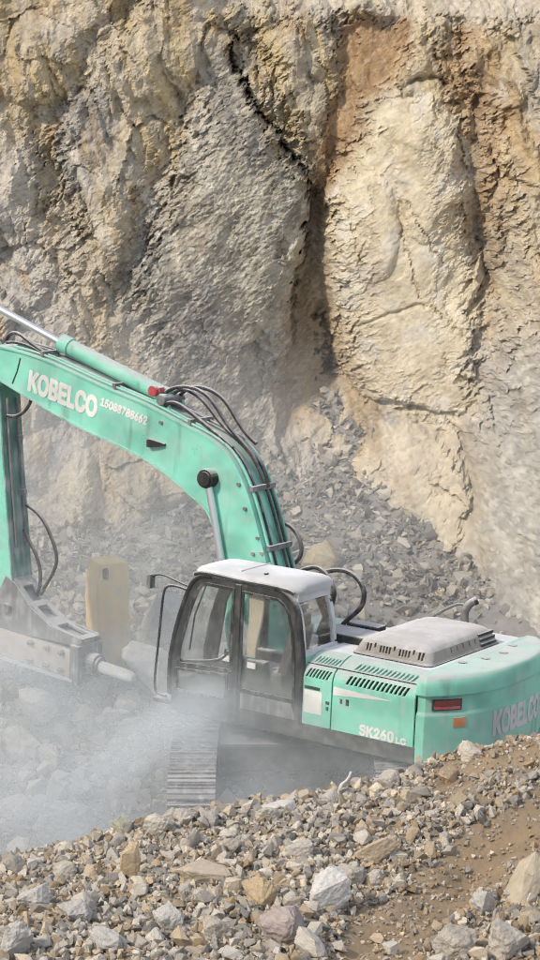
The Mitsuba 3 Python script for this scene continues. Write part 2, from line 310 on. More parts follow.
f3, r3 = facets(xw + .9 * zw, zw - .9 * xw, .20, .075, 53, .030, .028, .35)
f4, r4 = facets(xw + .8 * zw, zw - .8 * xw, .085, .042, 54, .015, .014, .3)
DET = .62
va_ = meshkit.fbm(P2(X * 2.2, Zc * 2.2, 0 * X), 3, 77)
rm = .45 + .95 * sstep(.36, .62, meshkit.fbm(P2(X * 1.2 + 5, Zc * 1.0, 0 * X), 4, 78))
jag = .16 * (r2 - .5) + .10 * (r3 - .5) + .05 * (r4 - .5)
h = np.zeros_like(X)                     # towards the viewer, metres
dC, sC, uC = line_d(X + .6 * wx + wf + jag, Zc + .5 * wz, CRACK)
sd_c = -dC * sC
left = sd_c > 0
dB = poly_sd(xw + 2 * jag, zw + jag, BUTT); wB = sstep(-.25, .35, dB)
dP = poly_sd(X + .5 * wx + wf + jag, Zc + .5 * wz + wf + .6 * jag, PALE); wP = sstep(-.08, .10, dP)
wChute = sstep(-.25, .2, poly_sd(xw + jag, zw, CHUTE)); wG = sstep(-.2, .2, poly_sd(xw, zw, GULLY))
wL = sstep(-.25, .2, poly_sd(xw + 2 * jag, zw + jag, LPATCH)); wLG = sstep(-.4, .4, poly_sd(xw, zw, LGREY)); wR = sstep(-.35, .35, poly_sd(xw + 2 * jag, zw, RSLOPE))
A = 0.25 + .30 * sstep(.05, .35, uC) * (1 - .75 * sstep(.5, .9, uC))
endc = sstep(0, .04, uC) * sstep(1.0, .93, uC)
h += endc * np.where(left, A * np.exp(-np.maximum(sd_c, 0) / 1.5), 0) * sstep(.0, .05, sd_c)
h -= endc * np.exp(-(np.minimum(sd_c, 0) / .35) ** 2) * np.where(left, 0, .15)
h -= .42 * np.exp(-(dC / (.015 + .05 * va_)) ** 2) * endc * (1 - .85 * sstep(.40, .75, uC))
h += .30 * sstep(-.1, .8, dB)
h += .50 * sstep(-.10, .40, dP) + .25 * sstep(.2, 1.0, dP)
h -= .38 * wChute + .42 * wG
for c, w_, dep in ((VAL1, .26, .34), (VAL2, .30, .36), (VAL3, .22, .28), (VAL4, .25, .30), (PIT, .13, .50)):
    d_, _, u_ = line_d(X + 1.2 * wx + wf + 2 * jag, Zc + wz + jag, c)
    h -= dep * np.exp(-(d_ / (w_ * (.5 + va_))) ** 1.6)
dF, sF, uF = line_d(X + wx * .5 + wf, Zc, FISS)
h -= .30 * np.exp(-(dF / .14) ** 2)
for c, w_, dep in ((CR2, .030, .09), (CR3, .024, .08), (CR4, .04, .15), (CR5, .02, .08), (CR6, .018, .08), (OVER, .06, .26), (RIM, .05, .16)):
    d_, _, u_ = line_d(X + wf * 1.2, Zc + wf * 1.2, c)
    h -= dep * np.exp(-(d_ / w_) ** 2)
for bx, by, rx, ry, am in BUMPS:
    c0 = at(bx, by, 13.3); k = 1.06667 / FPX * 41.5
    q = ((xw - c0[0]) / (rx * k)) ** 2 + ((zw - c0[2]) / (ry * k)) ** 2
    h += am * np.sqrt(np.clip(1 - q * .75, 0, 1))
# the bench along the top
zb = at(300, 16, 15.3)[2]
bench = sstep(-.3, .2, X - at(205, 0, 15)[0]) * sstep(zb - .25, zb + .15, Zc + wz * 1.6 + 2 * jag)
h -= bench * (0.25 + 2.0 * np.clip(Zc - zb, 0, 1.2))
dN = poly_sd(X + .5 * wx + wf + .8 * jag, Zc + .5 * wz + wf, KNOB); wN = sstep(-.05, .05, dN)
yellow = np.clip(1 - wB - wP - wR - wChute - wG - wN, 0, 1)
# fluted, dripping relief in the weathered yellow rock
fl = meshkit.fbm(P2((X + .30 * Zc + wx * 2) * 2.6, Zc * .65 + wx, 0 * X), 3, 41)
fl2 = meshkit.fbm(P2((X + .22 * Zc + wx * 1.6 + .3 * wf) * 7.5, Zc * 1.25 + wx, 0 * X), 3, 42)
fl3 = meshkit.fbm(P2((X + .22 * Zc + wx * 1.6 + wf) * 19, Zc * 3.4, 0 * X), 2, 43)
flw = yellow * (.55 + .65 * sstep(.4, .6, va_)) + wChute * .35 + wR * .2
h += flw * (.36 * (1 - np.abs(2 * fl - 1)) - .2 + .17 * (1 - np.abs(2 * fl2 - 1)) - .1 + .035 * (fl3 - .5))
h += .75 * (meshkit.fbm(P2(X * .75 + 3, Zc * .6, 0 * X), 3, 45) - .5) * (1 - .5 * wP)
h += f1 * (.55 * yellow + .10 * wP + .35 * wB + .15 * wR + .4 * wChute + .3 * wN)
h += DET * f2 * (.28 * yellow + .03 * wP + .18 * wB + .22 * wR + .3 * wChute + .12 * wN) * (.4 + .7 * rm)
h += DET * f3 * (.24 * yellow + .04 * wP + .24 * wB + .48 * wR + .4 * wChute + .12 * wN) * rm
h += DET * f4 * (.42 * yellow + .14 * wP + .62 * wB + .75 * wR + .5 * wChute + .3 * wN) * rm
gr_ = meshkit.fbm(P2((X + .6 * Zc) * 11, (Zc - .6 * X) * 20, 0 * X), 3, 44)
h += .8 * (wB * .06 + wR * .13 + .03 * yellow + .015 * wP) * (gr_ - .5) * 1.6
n6 = meshkit.fbm(P2(X * 1.8, Zc * 1.3, 0 * X), 4, 61) - .5
h += (.34 - .20 * wP) * n6
wP0, wP = wP, np.maximum(wP, wN)
pm = sstep(.47, .60, meshkit.fbm(P2(X * 1.5, Zc * 1.1, 0 * X), 3, 62)) * wP
h += pm * (f3 * .3 + f2 * .22)
wP = wP0
h += .45 * sstep(-.04, .10, dN) + .50 * sstep(.05, .75, dN)
yc = base - h
# colours: rock types and stains, then a darker line along crack and fissure
va = meshkit.fbm(P2(X * .9, Zc * .7, 0 * X), 4, 71); vb = meshkit.fbm(P2(X * 3.5, Zc * 2.2, 0 * X), 4, 72)
vs = meshkit.fbm(P2((X + .3 * Zc) * 5, Zc * .6, 0 * X), 3, 73)
col = lerp((0.43, 0.375, 0.28), (0.36, 0.32, 0.25), sstep(.35, .65, va))
col = lerp(col, (0.43, 0.355, 0.21), sstep(.45, .68, vs) * sstep(at(0, 330, 13.4)[2], at(0, 120, 14)[2], Zc) * .75)
col = lerp(col, (0.38, 0.36, 0.345), sstep(at(0, 210, 13)[2], at(0, 440, 13)[2], Zc) * sstep(.25, .6, va) * .85)
col = lerp(col, (0.275, 0.265, 0.235), wB * (.55 + .45 * vb) * .95)
col = lerp(col, (0.205, 0.20, 0.195), wB * sstep(.4, .62, meshkit.fbm(P2(X * .8, Zc * .5, 0 * X), 3, 74)) * sstep(-.5, 1.0, dB) * .85)
col = lerp(col, (0.27, 0.265, 0.26), wL * .8); col = lerp(col, (0.40, 0.385, 0.365), wLG * .8)
col = lerp(col, (0.52, 0.465, 0.35), wP * (.72 + .28 * vb)); col = lerp(col, (0.44, 0.42, 0.38), wP * sstep(.5, .7, vb) * .7)
col = lerp(col, (0.335, 0.325, 0.305), wR * (.70 + .30 * sstep(.3, .55, vb)))
col = lerp(col, (0.31, 0.205, 0.12), wChute * (1.0 - .3 * vb)); col = lerp(col, (0.30, 0.23, 0.16), wG * .9)
col = lerp(col, (0.32, 0.215, 0.125), sstep(-.2, .2, poly_sd(xw + 2 * jag, zw + jag, RUST)) * (.85 - .5 * vb))
col = lerp(col, (0.50, 0.445, 0.345), wN * (.6 + .3 * vb))
col = lerp(col, (0.30, 0.275, 0.235), sstep(.52, .70, meshkit.fbm(P2((X + .5 * Zc + wx) * 1.6, (Zc - .4 * X) * .7, 0 * X), 4, 79)) * (.6 * yellow + .45 * wB))
col = lerp(col, (0.47, 0.44, 0.385), sstep(.55, .72, meshkit.fbm(P2((X + .4 * Zc - wx) * 2.6, (Zc - .3 * X) * .8 + 4, 0 * X), 4, 80)) * (.6 * yellow + .55 * wB + .4 * wR))
stain = sstep(.55, .75, meshkit.fbm(P2((X + wx) * 2.4, Zc * .8 + 9, 0 * X), 4, 75))
col = lerp(col, (0.34, 0.24, 0.13), stain * (1 - .8 * wB) * (1 - .6 * wP) * (1 - .7 * wR) * .6)
col = lerp(col, (0.46, 0.43, 0.38), bench * .5)
col = lerp(col, (0.22, 0.19, 0.15), np.exp(-(np.minimum(dC, dF * 1.5) / .08) ** 2) * .4)  # darker along the crack and the fissure
col = col * (0.84 + .12 * r2 + .24 * r3 + .26 * r4 - .08)[..., None] * (.84 + .32 * vb)[..., None]
chip = (r4 > .90) | ((r3 > .95) & (r4 > .4))
col = lerp(col, np.asarray(col) * .62, ((r4 < .10) * (.5 * wB + .4 * wR + .25 * yellow)))
col = lerp(col, (0.56, 0.54, 0.49), chip * (.25 + .5 * wB + .4 * wR) * .8)
col = np.minimum(col * 1.08, .72)
V = np.stack([X, yc, Zc], -1)
# the plateau behind the top edge
k = 14
back = np.geomspace(1.0, 250, k)
top = V[:, -1:, :] + np.stack([0 * back, back, .1 * np.sqrt(back)], -1)[None]
V = np.concatenate([V, top], 1); col = np.concatenate([col, np.repeat(col[:, -1:], k, 1)], 1)
obj('cliff', trimesh.Trimesh(V.reshape(-1, 3), grid_faces(*V.shape[:2]), process=False), 'cliff', smooth=False, kind='structure', color=np.clip(col.reshape(-1, 3), 0.02, 1),
    label='quarry rock face of grey, yellow and cream stone with a long dark crack')

# ------------------------------------------------------------------ stones
def rock(seed, n=16, flat=(1, 1, .75), refine=0, rough=0.06, boxy=0.35):
    """An angular broken stone about 2 across before scaling: a hull of points near a squarish ball, optionally refined and roughened."""
    r = np.random.default_rng(seed)
    p = r.normal(size=(n, 3)); p /= np.linalg.norm(p, axis=1)[:, None]
    p = p / np.maximum(np.abs(p).max(1)[:, None], 1e-6) * boxy + p * (1 - boxy)
    p *= r.uniform(.75, 1.08, (n, 1)) * np.asarray(flat) * r.uniform(.8, 1.15, 3)
    m = trimesh.Trimesh(p, process=False).convex_hull
    if refine:
        e = m.extents.max() / refine
        v, f = trimesh.remesh.subdivide_to_size(m.vertices, m.faces, e, max_iter=8)
        m = trimesh.Trimesh(v, f, process=False); m.merge_vertices()
        m = trimesh.smoothing.filter_laplacian(m, lamb=.3, iterations=1)
        nz = meshkit.fbm(m.vertices * 1.6 + seed, 3, seed) - .5
        n2 = meshkit.fbm(m.vertices * 5.0 + seed, 3, seed + 1) - .5
        m.vertices = m.vertices + m.vertices * (nz * 2.6 * rough + n2 * 2.4 * rough)[:, None]
    return m
def rot_rand(rng, tilt=1.0):
    q = rng.normal(size=4) * [1, tilt, tilt, 1]; q /= np.linalg.norm(q)
    return trimesh.transformations.quaternion_matrix(q)[:3, :3]
GREY, LIGHT, TAN, BROWN, DARK, CREAM = (.35, .33, .30), (.49, .46, .41), (.43, .355, .26), (.34, .255, .165), (.22, .21, .195), (.54, .48, .38)
COLS = np.array([GREY, LIGHT, TAN, BROWN, DARK, CREAM])
def place_rock(name, seed, x, y, size, colour, label=None, group=None, flat=(1, 1, .7), sink=.3, refine=9, yaw=None, tilt=.5, cat='rock', dims=None, rough=.06, kind=None):
    rng = np.random.default_rng(seed + 1000)
    m = rock(seed, n=int(rng.integers(15, 28)), flat=flat, refine=refine, rough=rough)
    R = rot_rand(rng, tilt)
    if yaw is not None:
        c_, s_ = math.cos(yaw), math.sin(yaw); R = np.array([[c_, -s_, 0], [s_, c_, 0], [0, 0, 1]])
    m.vertices = m.vertices * (np.array(dims) / 2 if dims is not None else size / 2) @ R.T
    lo, hi = m.vertices[:, 2].min(), m.vertices[:, 2].max()
    m.vertices = m.vertices + [x, y, float(gh(x, y)) - lo - sink * (hi - lo)]
    v = m.vertices; t = meshkit.fbm(v * 9 / max(size, .1) * .25 + seed, 3, 5); t2 = meshkit.fbm(v * 30, 2, 6)
    c = np.asarray(colour) * (.78 + .30 * t + .22 * t2)[:, None]
    c = c * (1 - .35 * sstep(.55, .75, meshkit.fbm(v * 6 + seed, 3, 8)))[:, None] + .35 * np.array((.40, .33, .24)) * sstep(.55, .75, meshkit.fbm(v * 6 + seed, 3, 8))[:, None]
    return obj(name, m, 'stone', label=label, cat=cat, group=group, color=np.clip(c, 0, 1), smooth=False, kind=kind)
def on_ground(px, py):
    """Where the line of sight through a pixel meets the ground sheet."""
    d = at(px, py, 0) - CAM; d /= np.linalg.norm(d)
    t = np.arange(8, 60, .02); p = CAM + t[:, None] * d
    i = np.argmax(gh(np.clip(p[:, 0], -20, 20), p[:, 1]) > p[:, 2])
    return p[i]
taken = []
def notable(px, py, w, hgt, colour, label, seed, flat=None, sink=.22, cat='rock', name='rock', yaw=None, tilt=.35, rough=.09, refine=17):
    p = on_ground(px, py + hgt * .35); sc = np.linalg.norm(p - CAM) * 1.06667 / FPX
    W, H = w * sc, hgt * sc
    taken.append((p[0], p[1], W * .5))
    return place_rock(name, seed, p[0], p[1], W, colour, label, flat=(1, 1, 1), sink=sink, tilt=tilt, yaw=yaw, dims=(W * 1.08, W * .8, H * 1.15), cat=cat, rough=rough, refine=refine)
notable(157, 826, 38, 28, LIGHT, 'pale rounded boulder on the bank edge just below the crawler track', 11, name='boulder', cat='boulder')
notable(186, 815, 24, 18, (.42, .40, .37), 'light grey lump of rock right of the pale boulder below the track', 12)
notable(205, 876, 62, 24, (.45, .39, .31), 'broad flat tan slab lying tilted on the rubble below the track', 13, name='stone_slab', cat='slab', yaw=.45, sink=.1, rough=.05)
notable(131, 862, 22, 52, (.50, .40, .27), 'upright tan wedge of rock left of the flat slab', 14, yaw=.2, sink=.1, rough=.055)
notable(329, 893, 40, 42, (.56, .55, .53), 'whitish squarish boulder in the middle of the rubble bank', 15, name='boulder', cat='boulder', yaw=.5, rough=.065)
notable(378, 848, 34, 40, (.46, .38, .29), 'tan rounded boulder with stained face above the brown soil run', 16, name='boulder', cat='boulder')
notable(350, 874, 30, 30, (.42, .38, .33), 'grey tan rock right above the whitish squarish boulder', 17)
notable(284, 928, 54, 40, (.38, .33, .31), 'brownish grey boulder low in the rubble left of the soil run', 18, name='boulder', cat='boulder')
notable(262, 893, 44, 26, (.44, .35, .23), 'ochre block half sunk in the rubble left of the whitish boulder', 19)
notable(309, 947, 46, 24, LIGHT, 'light grey rock at the bottom edge below the brownish boulder', 20)
notable(527, 868, 46, 74, (.47, .41, .32), 'large tan boulder at the right edge of the rubble bank', 21, name='boulder', cat='boulder', rough=.05)
notable(455, 946, 50, 34, (.40, .365, .315), 'grey boulder at the bottom edge right of the soil run', 22, name='boulder', cat='boulder')
notable(505, 940, 56, 40, (.45, .415, .365), 'light grey boulder in the bottom right corner', 23, name='boulder', cat='boulder')
notable(485, 905, 34, 26, (.44, .42, .39), 'grey rock between the right edge boulder and the soil run', 24)
notable(389, 779, 24, 24, (.43, .40, .36), 'grey lump of rock on the crest under the counterweight corner', 25)
notable(418, 760, 34, 18, (.46, .44, .40), 'pale flat rock on the crest touching the rear counterweight', 26)
notable(448, 774, 24, 22, (.42, .33, .23), 'brown clod on the crest right of the counterweight corner', 27, name='clod', cat='clod')
notable(470, 752, 26, 16, (.50, .46, .40), 'light stone on the crest below the rear lettering', 28)
notable(512, 733, 26, 14, (.50, .45, .37), 'pale stone on the crest at the right below the rear lettering', 29)
notable(124, 828, 26, 12, (.36, .35, .28), 'olive grey rock on the crest left of the pale rounded boulder', 30)
notable(212, 820, 22, 20, (.33, .32, .30), 'dark grey rock at the foot of the crawler track', 31)
notable(240, 800, 22, 14, (.43, .42, .40), 'light grey stone on the crest right of the crawler track', 32)
notable(268, 815, 26, 18, (.46, .43, .37), 'pale tan stone below the white scrap sheet', 33)
notable(330, 800, 22, 16, (.45, .43, .40), 'pale grey stone at the foot of the bent white strip', 34)
notable(410, 797, 24, 18, (.44, .38, .30), 'tan rock on the bank below the flat crest rock', 35)
notable(35, 900, 36, 30, (.46, .445, .42), 'light grey rock at the far left of the rubble bank', 36)
notable(75, 912, 34, 28, (.42, .405, .385), 'grey angular rock second from the left in the rubble', 37)
notable(66, 872, 30, 22, (.45, .42, .37), 'pale rock on the left crest of the rubble bank', 38)
notable(18, 866, 30, 20, (.36, .34, .31), 'grey brown rock at the left end of the crest', 39)
notable(14, 945, 42, 32, (.48, .47, .45), 'light grey boulder in the bottom left corner', 40, name='boulder', cat='boulder')
notable(108, 940, 36, 26, (.43, .42, .40), 'grey rock at the bottom edge left of centre', 41)
notable(170, 920, 34, 26, (.46, .45, .42), 'light grey rock below the flat tan slab', 42)
notable(215, 930, 30, 24, (.42, .385, .33), 'tan grey rock between the slab and the brownish boulder', 43)
notable(232, 845, 28, 20, (.44, .40, .34), 'tan stone above right of the flat slab', 44)
notable(300, 850, 26, 18, (.42, .39, .35), 'grey stone in the middle of the bank above the whitish boulder', 45)
notable(284, 806, 46, 20, (.60, .59, .57), 'whitish flat stone lying on the crest right of the crawler track', 47, name='stone_slab', cat='slab', yaw=.2, sink=.35, rough=.05)
notable(154, 668, 56, 74, (.52, .525, .53), 'big pale grey boulder right of the tan block, in front of the cab', 48, name='boulder', cat='boulder', rough=.06, sink=.1)
notable(162, 618, 68, 84, (.36, .375, .395), 'big blue grey boulder behind the cab front and right of the tan block', 49, name='boulder', cat='boulder', rough=.07, sink=.1)
notable(42, 704, 60, 40, (.52, .52, .52), 'broad pale block in the dust under the breaker body', 169, name='boulder', cat='boulder', rough=.06)
notable(66, 826, 64, 40, (.50, .50, .50), 'broad grey boulder in the dust just behind the left crest', 64, name='boulder', cat='boulder', rough=.06)
notable(130, 728, 34, 28, (.50, .50, .50), 'grey boulder in the dust left of the cab foot', 65, name='boulder', cat='boulder', rough=.06)
# blocks lying in the dust to the left of the excavator
notable(20, 742, 54, 40, (.50, .49, .47), 'large pale block at the left edge in the dust', 157, name='boulder', cat='boulder', rough=.055)
notable(92, 728, 28, 30, (.52, .51, .49), 'pale upright block in the dust below the breaker tip', 158, rough=.055)
notable(110, 716, 22, 18, (.50, .49, .47), 'small pale block behind the upright one in the dust', 53)
notable(50, 760, 44, 20, (.44, .43, .41), 'long grey stone in the dust below the large pale block', 54)
notable(140, 768, 26, 18, (.42, .41, .40), 'grey stone in the dust left of the crawler track', 55)
notable(80, 792, 36, 22, (.45, .43, .42), 'pinkish grey stone in the dust near the bank', 56)
notable(22, 808, 40, 26, (.42, .41, .40), 'grey block in the dust at the left above the bank', 57)
notable(118, 748, 26, 16, (.44, .43, .42), 'flat grey stone in the dust between breaker tip and track', 58)
notable(132, 702, 22, 18, (.46, .45, .44), 'grey block in the dust right under the breaker tip', 59)
notable(322, 562, 44, 34, (.50, .43, .30), 'yellowish boulder on the scree behind the cab', 61, name='boulder', cat='boulder', rough=.05)
TK = np.array(taken)
def free(x, y, r): return np.all(np.hypot(TK[:, 0] - x, TK[:, 1] - y) > (TK[:, 2] + r) * .75)
rng = np.random.default_rng(7)
def band(x0, x1, y0, y1, n, smin, smax, power, seed, dens, palette, flat=(1, 1, .7)):
    r = np.random.default_rng(seed); x, y = r.uniform(x0, x1, n), r.uniform(y0, y1, n)
    sz = smin * (1 - r.random(n) * (1 - (smax / smin) ** (-power))) ** (-1 / power)
    keep = r.random(n) < dens(x, y, sz)
    return x[keep], y[keep], sz[keep], r
def pixel(p):
    d = np.asarray(p, float) - CAM; z = d[1] * cp - d[2] * sp
    return (288 + FPX * d[0] / z) / 1.06667, (512 - FPX * (d[1] * sp + d[2] * cp) / z) / 1.06667
def where_bank(x, y):
    px, py = pixel((x, y, gh(x, y).item()))
    return ('on the near crest' if y > -10.6 else 'low on the near bank' if y < -12.6 else 'halfway down the bank') + ', ' + ('far left' if px < 110 else 'left of centre' if px < 220 else 'in the middle' if px < 330 else 'right of centre' if px < 430 else 'far right')
def where_floor(x, y):
    px, py = pixel((x, y, gh(x, y).item()))
    return 'on the dusty floor ' + ('behind the breaker' if py < 690 else 'below the breaker' if py < 750 else 'just behind the bank') + (', far left' if px < 60 else ', near the track' if px > 120 else ', on the left')
def where_scree(x, y):
    px, py = pixel((x, y, gh(x, y).item()))
    return 'on the scree ' + ('left of the boom' if px < 200 else 'behind the cab roof' if px < 330 else 'behind the engine hood') + (', high up' if py < 500 else ', low down')
def single(seed, area, n, smin, smax, label_of, group, dens, palette, **k):
    x, y, sz, r = band(*area, n * 4, smin, smax, 2.0, seed, dens, palette); done = 0
    for a, b, c in zip(x, y, sz):
        if done >= n: break
        if not free(a, b, c * .5): continue
        i = r.choice(len(COLS), p=palette(a, b)); done += 1
        place_rock('rock', int(r.integers(1e6)), a, b, c, COLS[i] * r.uniform(.9, 1.12), label_of(i, a, b, 'flat' if (fl_ := r.uniform(.5, .95)) < .65 else 'chunky' if fl_ > .8 else 'angular', 'small' if c < .5 * (smin + smax) * .85 else 'larger'), group, flat=(1, 1, fl_), refine=6, **k)
NM = ('mid grey', 'light grey', 'tan', 'brown', 'dark grey', 'cream')
def front_dens(x, y, s): return np.where(soil(x, y) > .3, .04 + .0 * s, 1.0)
def pal_front(x, y):
    e = float(np.clip((x + 1.0) / 1.8, 0, 1)); p = np.array([.28 - .06 * e, .36 - .14 * e, .18 + .12 * e, .04 + .10 * e, .05, .10]); return p / p.sum()
single(101, (-3.3, 1.6, -14.4, -9.8), 160, .10, .22, lambda i, a, b, f, z: f'{z} {f} {NM[i]} stone {where_bank(a, b)}', 'small rubble stones on the near bank', front_dens, pal_front)
def left_dens(x, y, s): return np.where((x < -2.6 + .15 * y) | (y < -3.4), 1.0, .0)
def pal_dust(x, y): return np.array([.30, .62, .02, .0, .02, .04])
single(102, (-6, -1.4, -4.6, 6), 95, .22, .70, lambda i, a, b, f, z: f"{'big' if z == 'larger' else 'small'} {f} {NM[i]} block {where_floor(a, b)}", 'blocks on the dusty quarry floor', left_dens, pal_dust)
single(103, (-3.6, 2.2, 8.0, 14.0), 36, .18, .40, lambda i, a, b, f, z: f"{'big' if z == 'larger' else 'small'} {f} {NM[i]} shale piece {where_scree(a, b)}", 'shale pieces on the scree', lambda x, y, s: 1.0 + 0 * x, lambda x, y: np.array([.48, .25, .04, .0, .21, .02]), tilt=.45)

def litter(name, label, area, n, smin, smax, power, seed, dens, palette, flat, npts, tilt, sink, kinds=24, gain=1.0):
    """All the small stones nobody could count, as one mesh."""
    x, y, sz, r = band(*area, n, smin, smax, power, seed, dens, palette)
    protos = [rock(seed * 100 + i, n=npts, flat=flat) for i in range(kinds)]
    zz = gh(x, y); vs, fs, cs, o = [], [], [], 0
    e = 1e-2
    for i in range(len(x)):
        m = protos[int(r.integers(kinds))]
        v = m.vertices * (sz[i] / 2) * r.uniform(.75, 1.25, 3) @ rot_rand(r, tilt).T
        v = v + [x[i], y[i], zz[i] - v[:, 2].min() - sink * sz[i] + r.uniform(0, .25) * sz[i]]
        vs.append(v); fs.append(m.faces + o); o += len(v)
        c = COLS[r.choice(len(COLS), p=palette(x[i], y[i]))] * r.uniform(.72, 1.2) * gain
        cs.append(np.repeat(c[None], len(v), 0))
    m = trimesh.Trimesh(np.vstack(vs), np.vstack(fs), process=False)
    return obj(name, m, 'stone', label=label, cat='rubble', kind='stuff', color=np.clip(np.vstack(cs), 0, 1))
def near_dens(x, y, s): return np.where(soil(x, y) > .3, np.where(s < .04, .42, np.where(s < .055, .2, .06)), 1.0)
litter('rubble', 'loose small stones and chips covering the near rubble bank', (-3.9, 2.1, -14.9, -8.5), 43000, .028, .15, 1.75, 201, near_dens, pal_front, (1, 1, .72), 11, 1.0, .28)
litter('dusty_rubble', 'small grey stones strewn over the dusty quarry floor', (-11, 3, -6.5, 8.5), 9500, .08, .42, 1.45, 202, lambda x, y, s: np.where(left_dens(x, y, s) > .5, 1, .5), pal_dust, (1, 1, .7), 11, .8, .35)
litter('scree', 'grey shale scree heaped at the foot of the cliff', (-7, 4.5, 7.0, 16.4), 17000, .07, .40, 1.6, 203, lambda x, y, s: sstep(6.5, 9.5, y + .8 * np.maximum(x - .5, 0) * 2) , lambda x, y: np.array([.42, .40, .02, .0, .14, .02]), (1, .7, .28), 11, .40, .2, gain=.95)

# ------------------------------------------------------------------ the excavator, in its own frame: X forward, Y to its left, Z up
HEAD = math.radians(34)
FW, LF = np.array([-math.cos(HEAD), math.sin(HEAD), 0]), np.array([-math.sin(HEAD), -math.cos(HEAD), 0])
RM = np.stack([FW, LF, [0, 0, 1]], 1)
ROLL, PIVOT = math.radians(4.5), np.array([0, 1.49, 1.3])          # the machine leans a little to its right
RX = np.array([[1, 0, 0], [0, math.cos(ROLL), -math.sin(ROLL)], [0, math.sin(ROLL), math.cos(ROLL)]])
EX = thing('excavator', 'mint green tracked excavator with a hydraulic breaker on its arm, dusty, standing below the cliff', 'excavator')
def ex(name, mesh, m, parent=None, smooth=30, label=None):
    mesh = tm(mesh).copy(); mesh.vertices = ((np.asarray(mesh.vertices) - PIVOT) @ RX.T + PIVOT) @ RM.T
    return obj(name, mesh, m, parent or EX, smooth=smooth, label=label)
def lettering(text, hgt, width, depth=.006, slant=0.0, bold=True, fine=None):
    t = meshkit.text_mesh(text, hgt, depth, bold); v = t.vertices.copy()
    w = np.ptp(v[:, 0]); v[:, 0] = (v[:, 0] - v[:, 0].min()) * (width / w) + slant * v[:, 1]; t.vertices = v
    if fine:
        a, b = trimesh.remesh.subdivide_to_size(t.vertices, t.faces, fine); t = trimesh.Trimesh(a, b, process=False)
    return t
def fat(t, e):
    """Heavier strokes: the same letters laid over each other in a small ring, each a hair prouder than the last."""
    o = []
    for k in range(6):
        q = t.copy(); q.vertices = q.vertices + [e * math.cos(k * math.pi / 3), e * math.sin(k * math.pi / 3), .0006 * k]; o.append(q)
    return trimesh.util.concatenate(o)
def on_side(t, X, Y, Z, ang=0.0):
    """Lays lettering on a left-hand side face: reads towards the rear (towards -X)."""
    v = t.vertices; c, s_ = math.cos(ang), math.sin(ang)
    a, b = v[:, 0] * c - v[:, 1] * s_, v[:, 0] * s_ + v[:, 1] * c
    t = trimesh.Trimesh(np.c_[X - a, Y + v[:, 2], Z + b], t.faces[:, ::1], process=False); return t

# boom
top_l = spline([(6.25, 5.46), (5.48, 5.38), (4.9, 5.25), (4.17, 5.06), (3.44, 4.89), (2.81, 4.69), (2.25, 4.50), (1.93, 4.25), (1.72, 3.92), (1.57, 3.58), (1.42, 3.18), (1.27, 2.78), (1.0, 2.05), (.86, 1.62)], 60)
bot_l = spline([(1.20, 1.50), (1.52, 1.97), (2.04, 2.90), (2.21, 3.32), (2.35, 3.57), (2.60, 3.73), (2.98, 3.95), (3.62, 4.21), (4.47, 4.43), (5.46, 4.75), (6.1, 4.98), (6.25, 5.04)], 60)
boom = ex('boom', xz(np.vstack([top_l, bot_l]), -.285, .285), 'mint', smooth=25)
def strip(line, y0, y1, th, out):
    """A plate that follows a line in (X, Z)."""
    tg = np.gradient(line, axis=0); tg /= np.linalg.norm(tg, axis=1)[:, None]; nr = np.c_[-tg[:, 1], tg[:, 0]] * out
    return xz(np.vstack([line - nr * .004, (line + nr * th)[::-1]]), y0, y1)
ex('top_plate', strip(top_l, -.315, .315, .022, -1), 'mint', boom, 25)
ex('bottom_plate', strip(bot_l, -.315, .315, .022, -1), 'mint', boom, 25)
for y0 in (-.285, .225):
    ex('fork_plate', xz([(6.2, 5.45), (6.6, 5.44), (6.85, 5.32), (6.87, 5.14), (6.7, 5.02), (6.2, 5.0)], y0, y0 + .06), 'mint', boom)
ex('pivot_pin', cyl((6.68, -.34, 5.22), (6.68, .34, 5.22), .09), 'steel', boom)
ex('weld_seam', strip(np.array([(5.76, 5.34), (5.81, 5.15), (5.9, 4.95)]), .284, .291, .018, 1), 'frame', boom)
A1 = -math.radians(13)
ex('lettering', on_side(fat(lettering('KOBELCO', .27, 1.28, slant=-.10), .014), 5.60, .286, 4.90, -math.radians(12.0)), 'decal', boom, False)
ex('number_lettering', on_side(fat(lettering('15088788662', .11, .84), .006), 4.27, .286, 4.815, -math.radians(13.0)), 'decal', boom, False)
lamp = ex('lamp_bracket', m3.Manifold.batch_hull([box(3.31, 3.38, .28, .36, 4.33, 4.44), box(3.10, 3.13, .28, .33, 4.37, 4.40)]), 'dark', boom)
boss = ex('pin_boss', cat_(cyl((2.32, -.40, 4.02), (2.32, .43, 4.02), .135), cyl((2.32, .40, 4.02), (2.32, .455, 4.02), .10)), 'dark', boom)
for i in range(5):
    x, z = top_l[44 + 2 * i]
    ex('pipe_clamp', box(x - .03, x + .03, .26, .325, z - .06, z - .02), 'steel', boom)
for (x, z) in ((1.68, 3.70), (1.52, 3.10), (1.80, 4.02), (3.15, 4.72)):
    ex('bolt', cyl((x + .04, .28, z - .03), (x + .04, .315, z - .03), .028, 8), 'steel', boom)
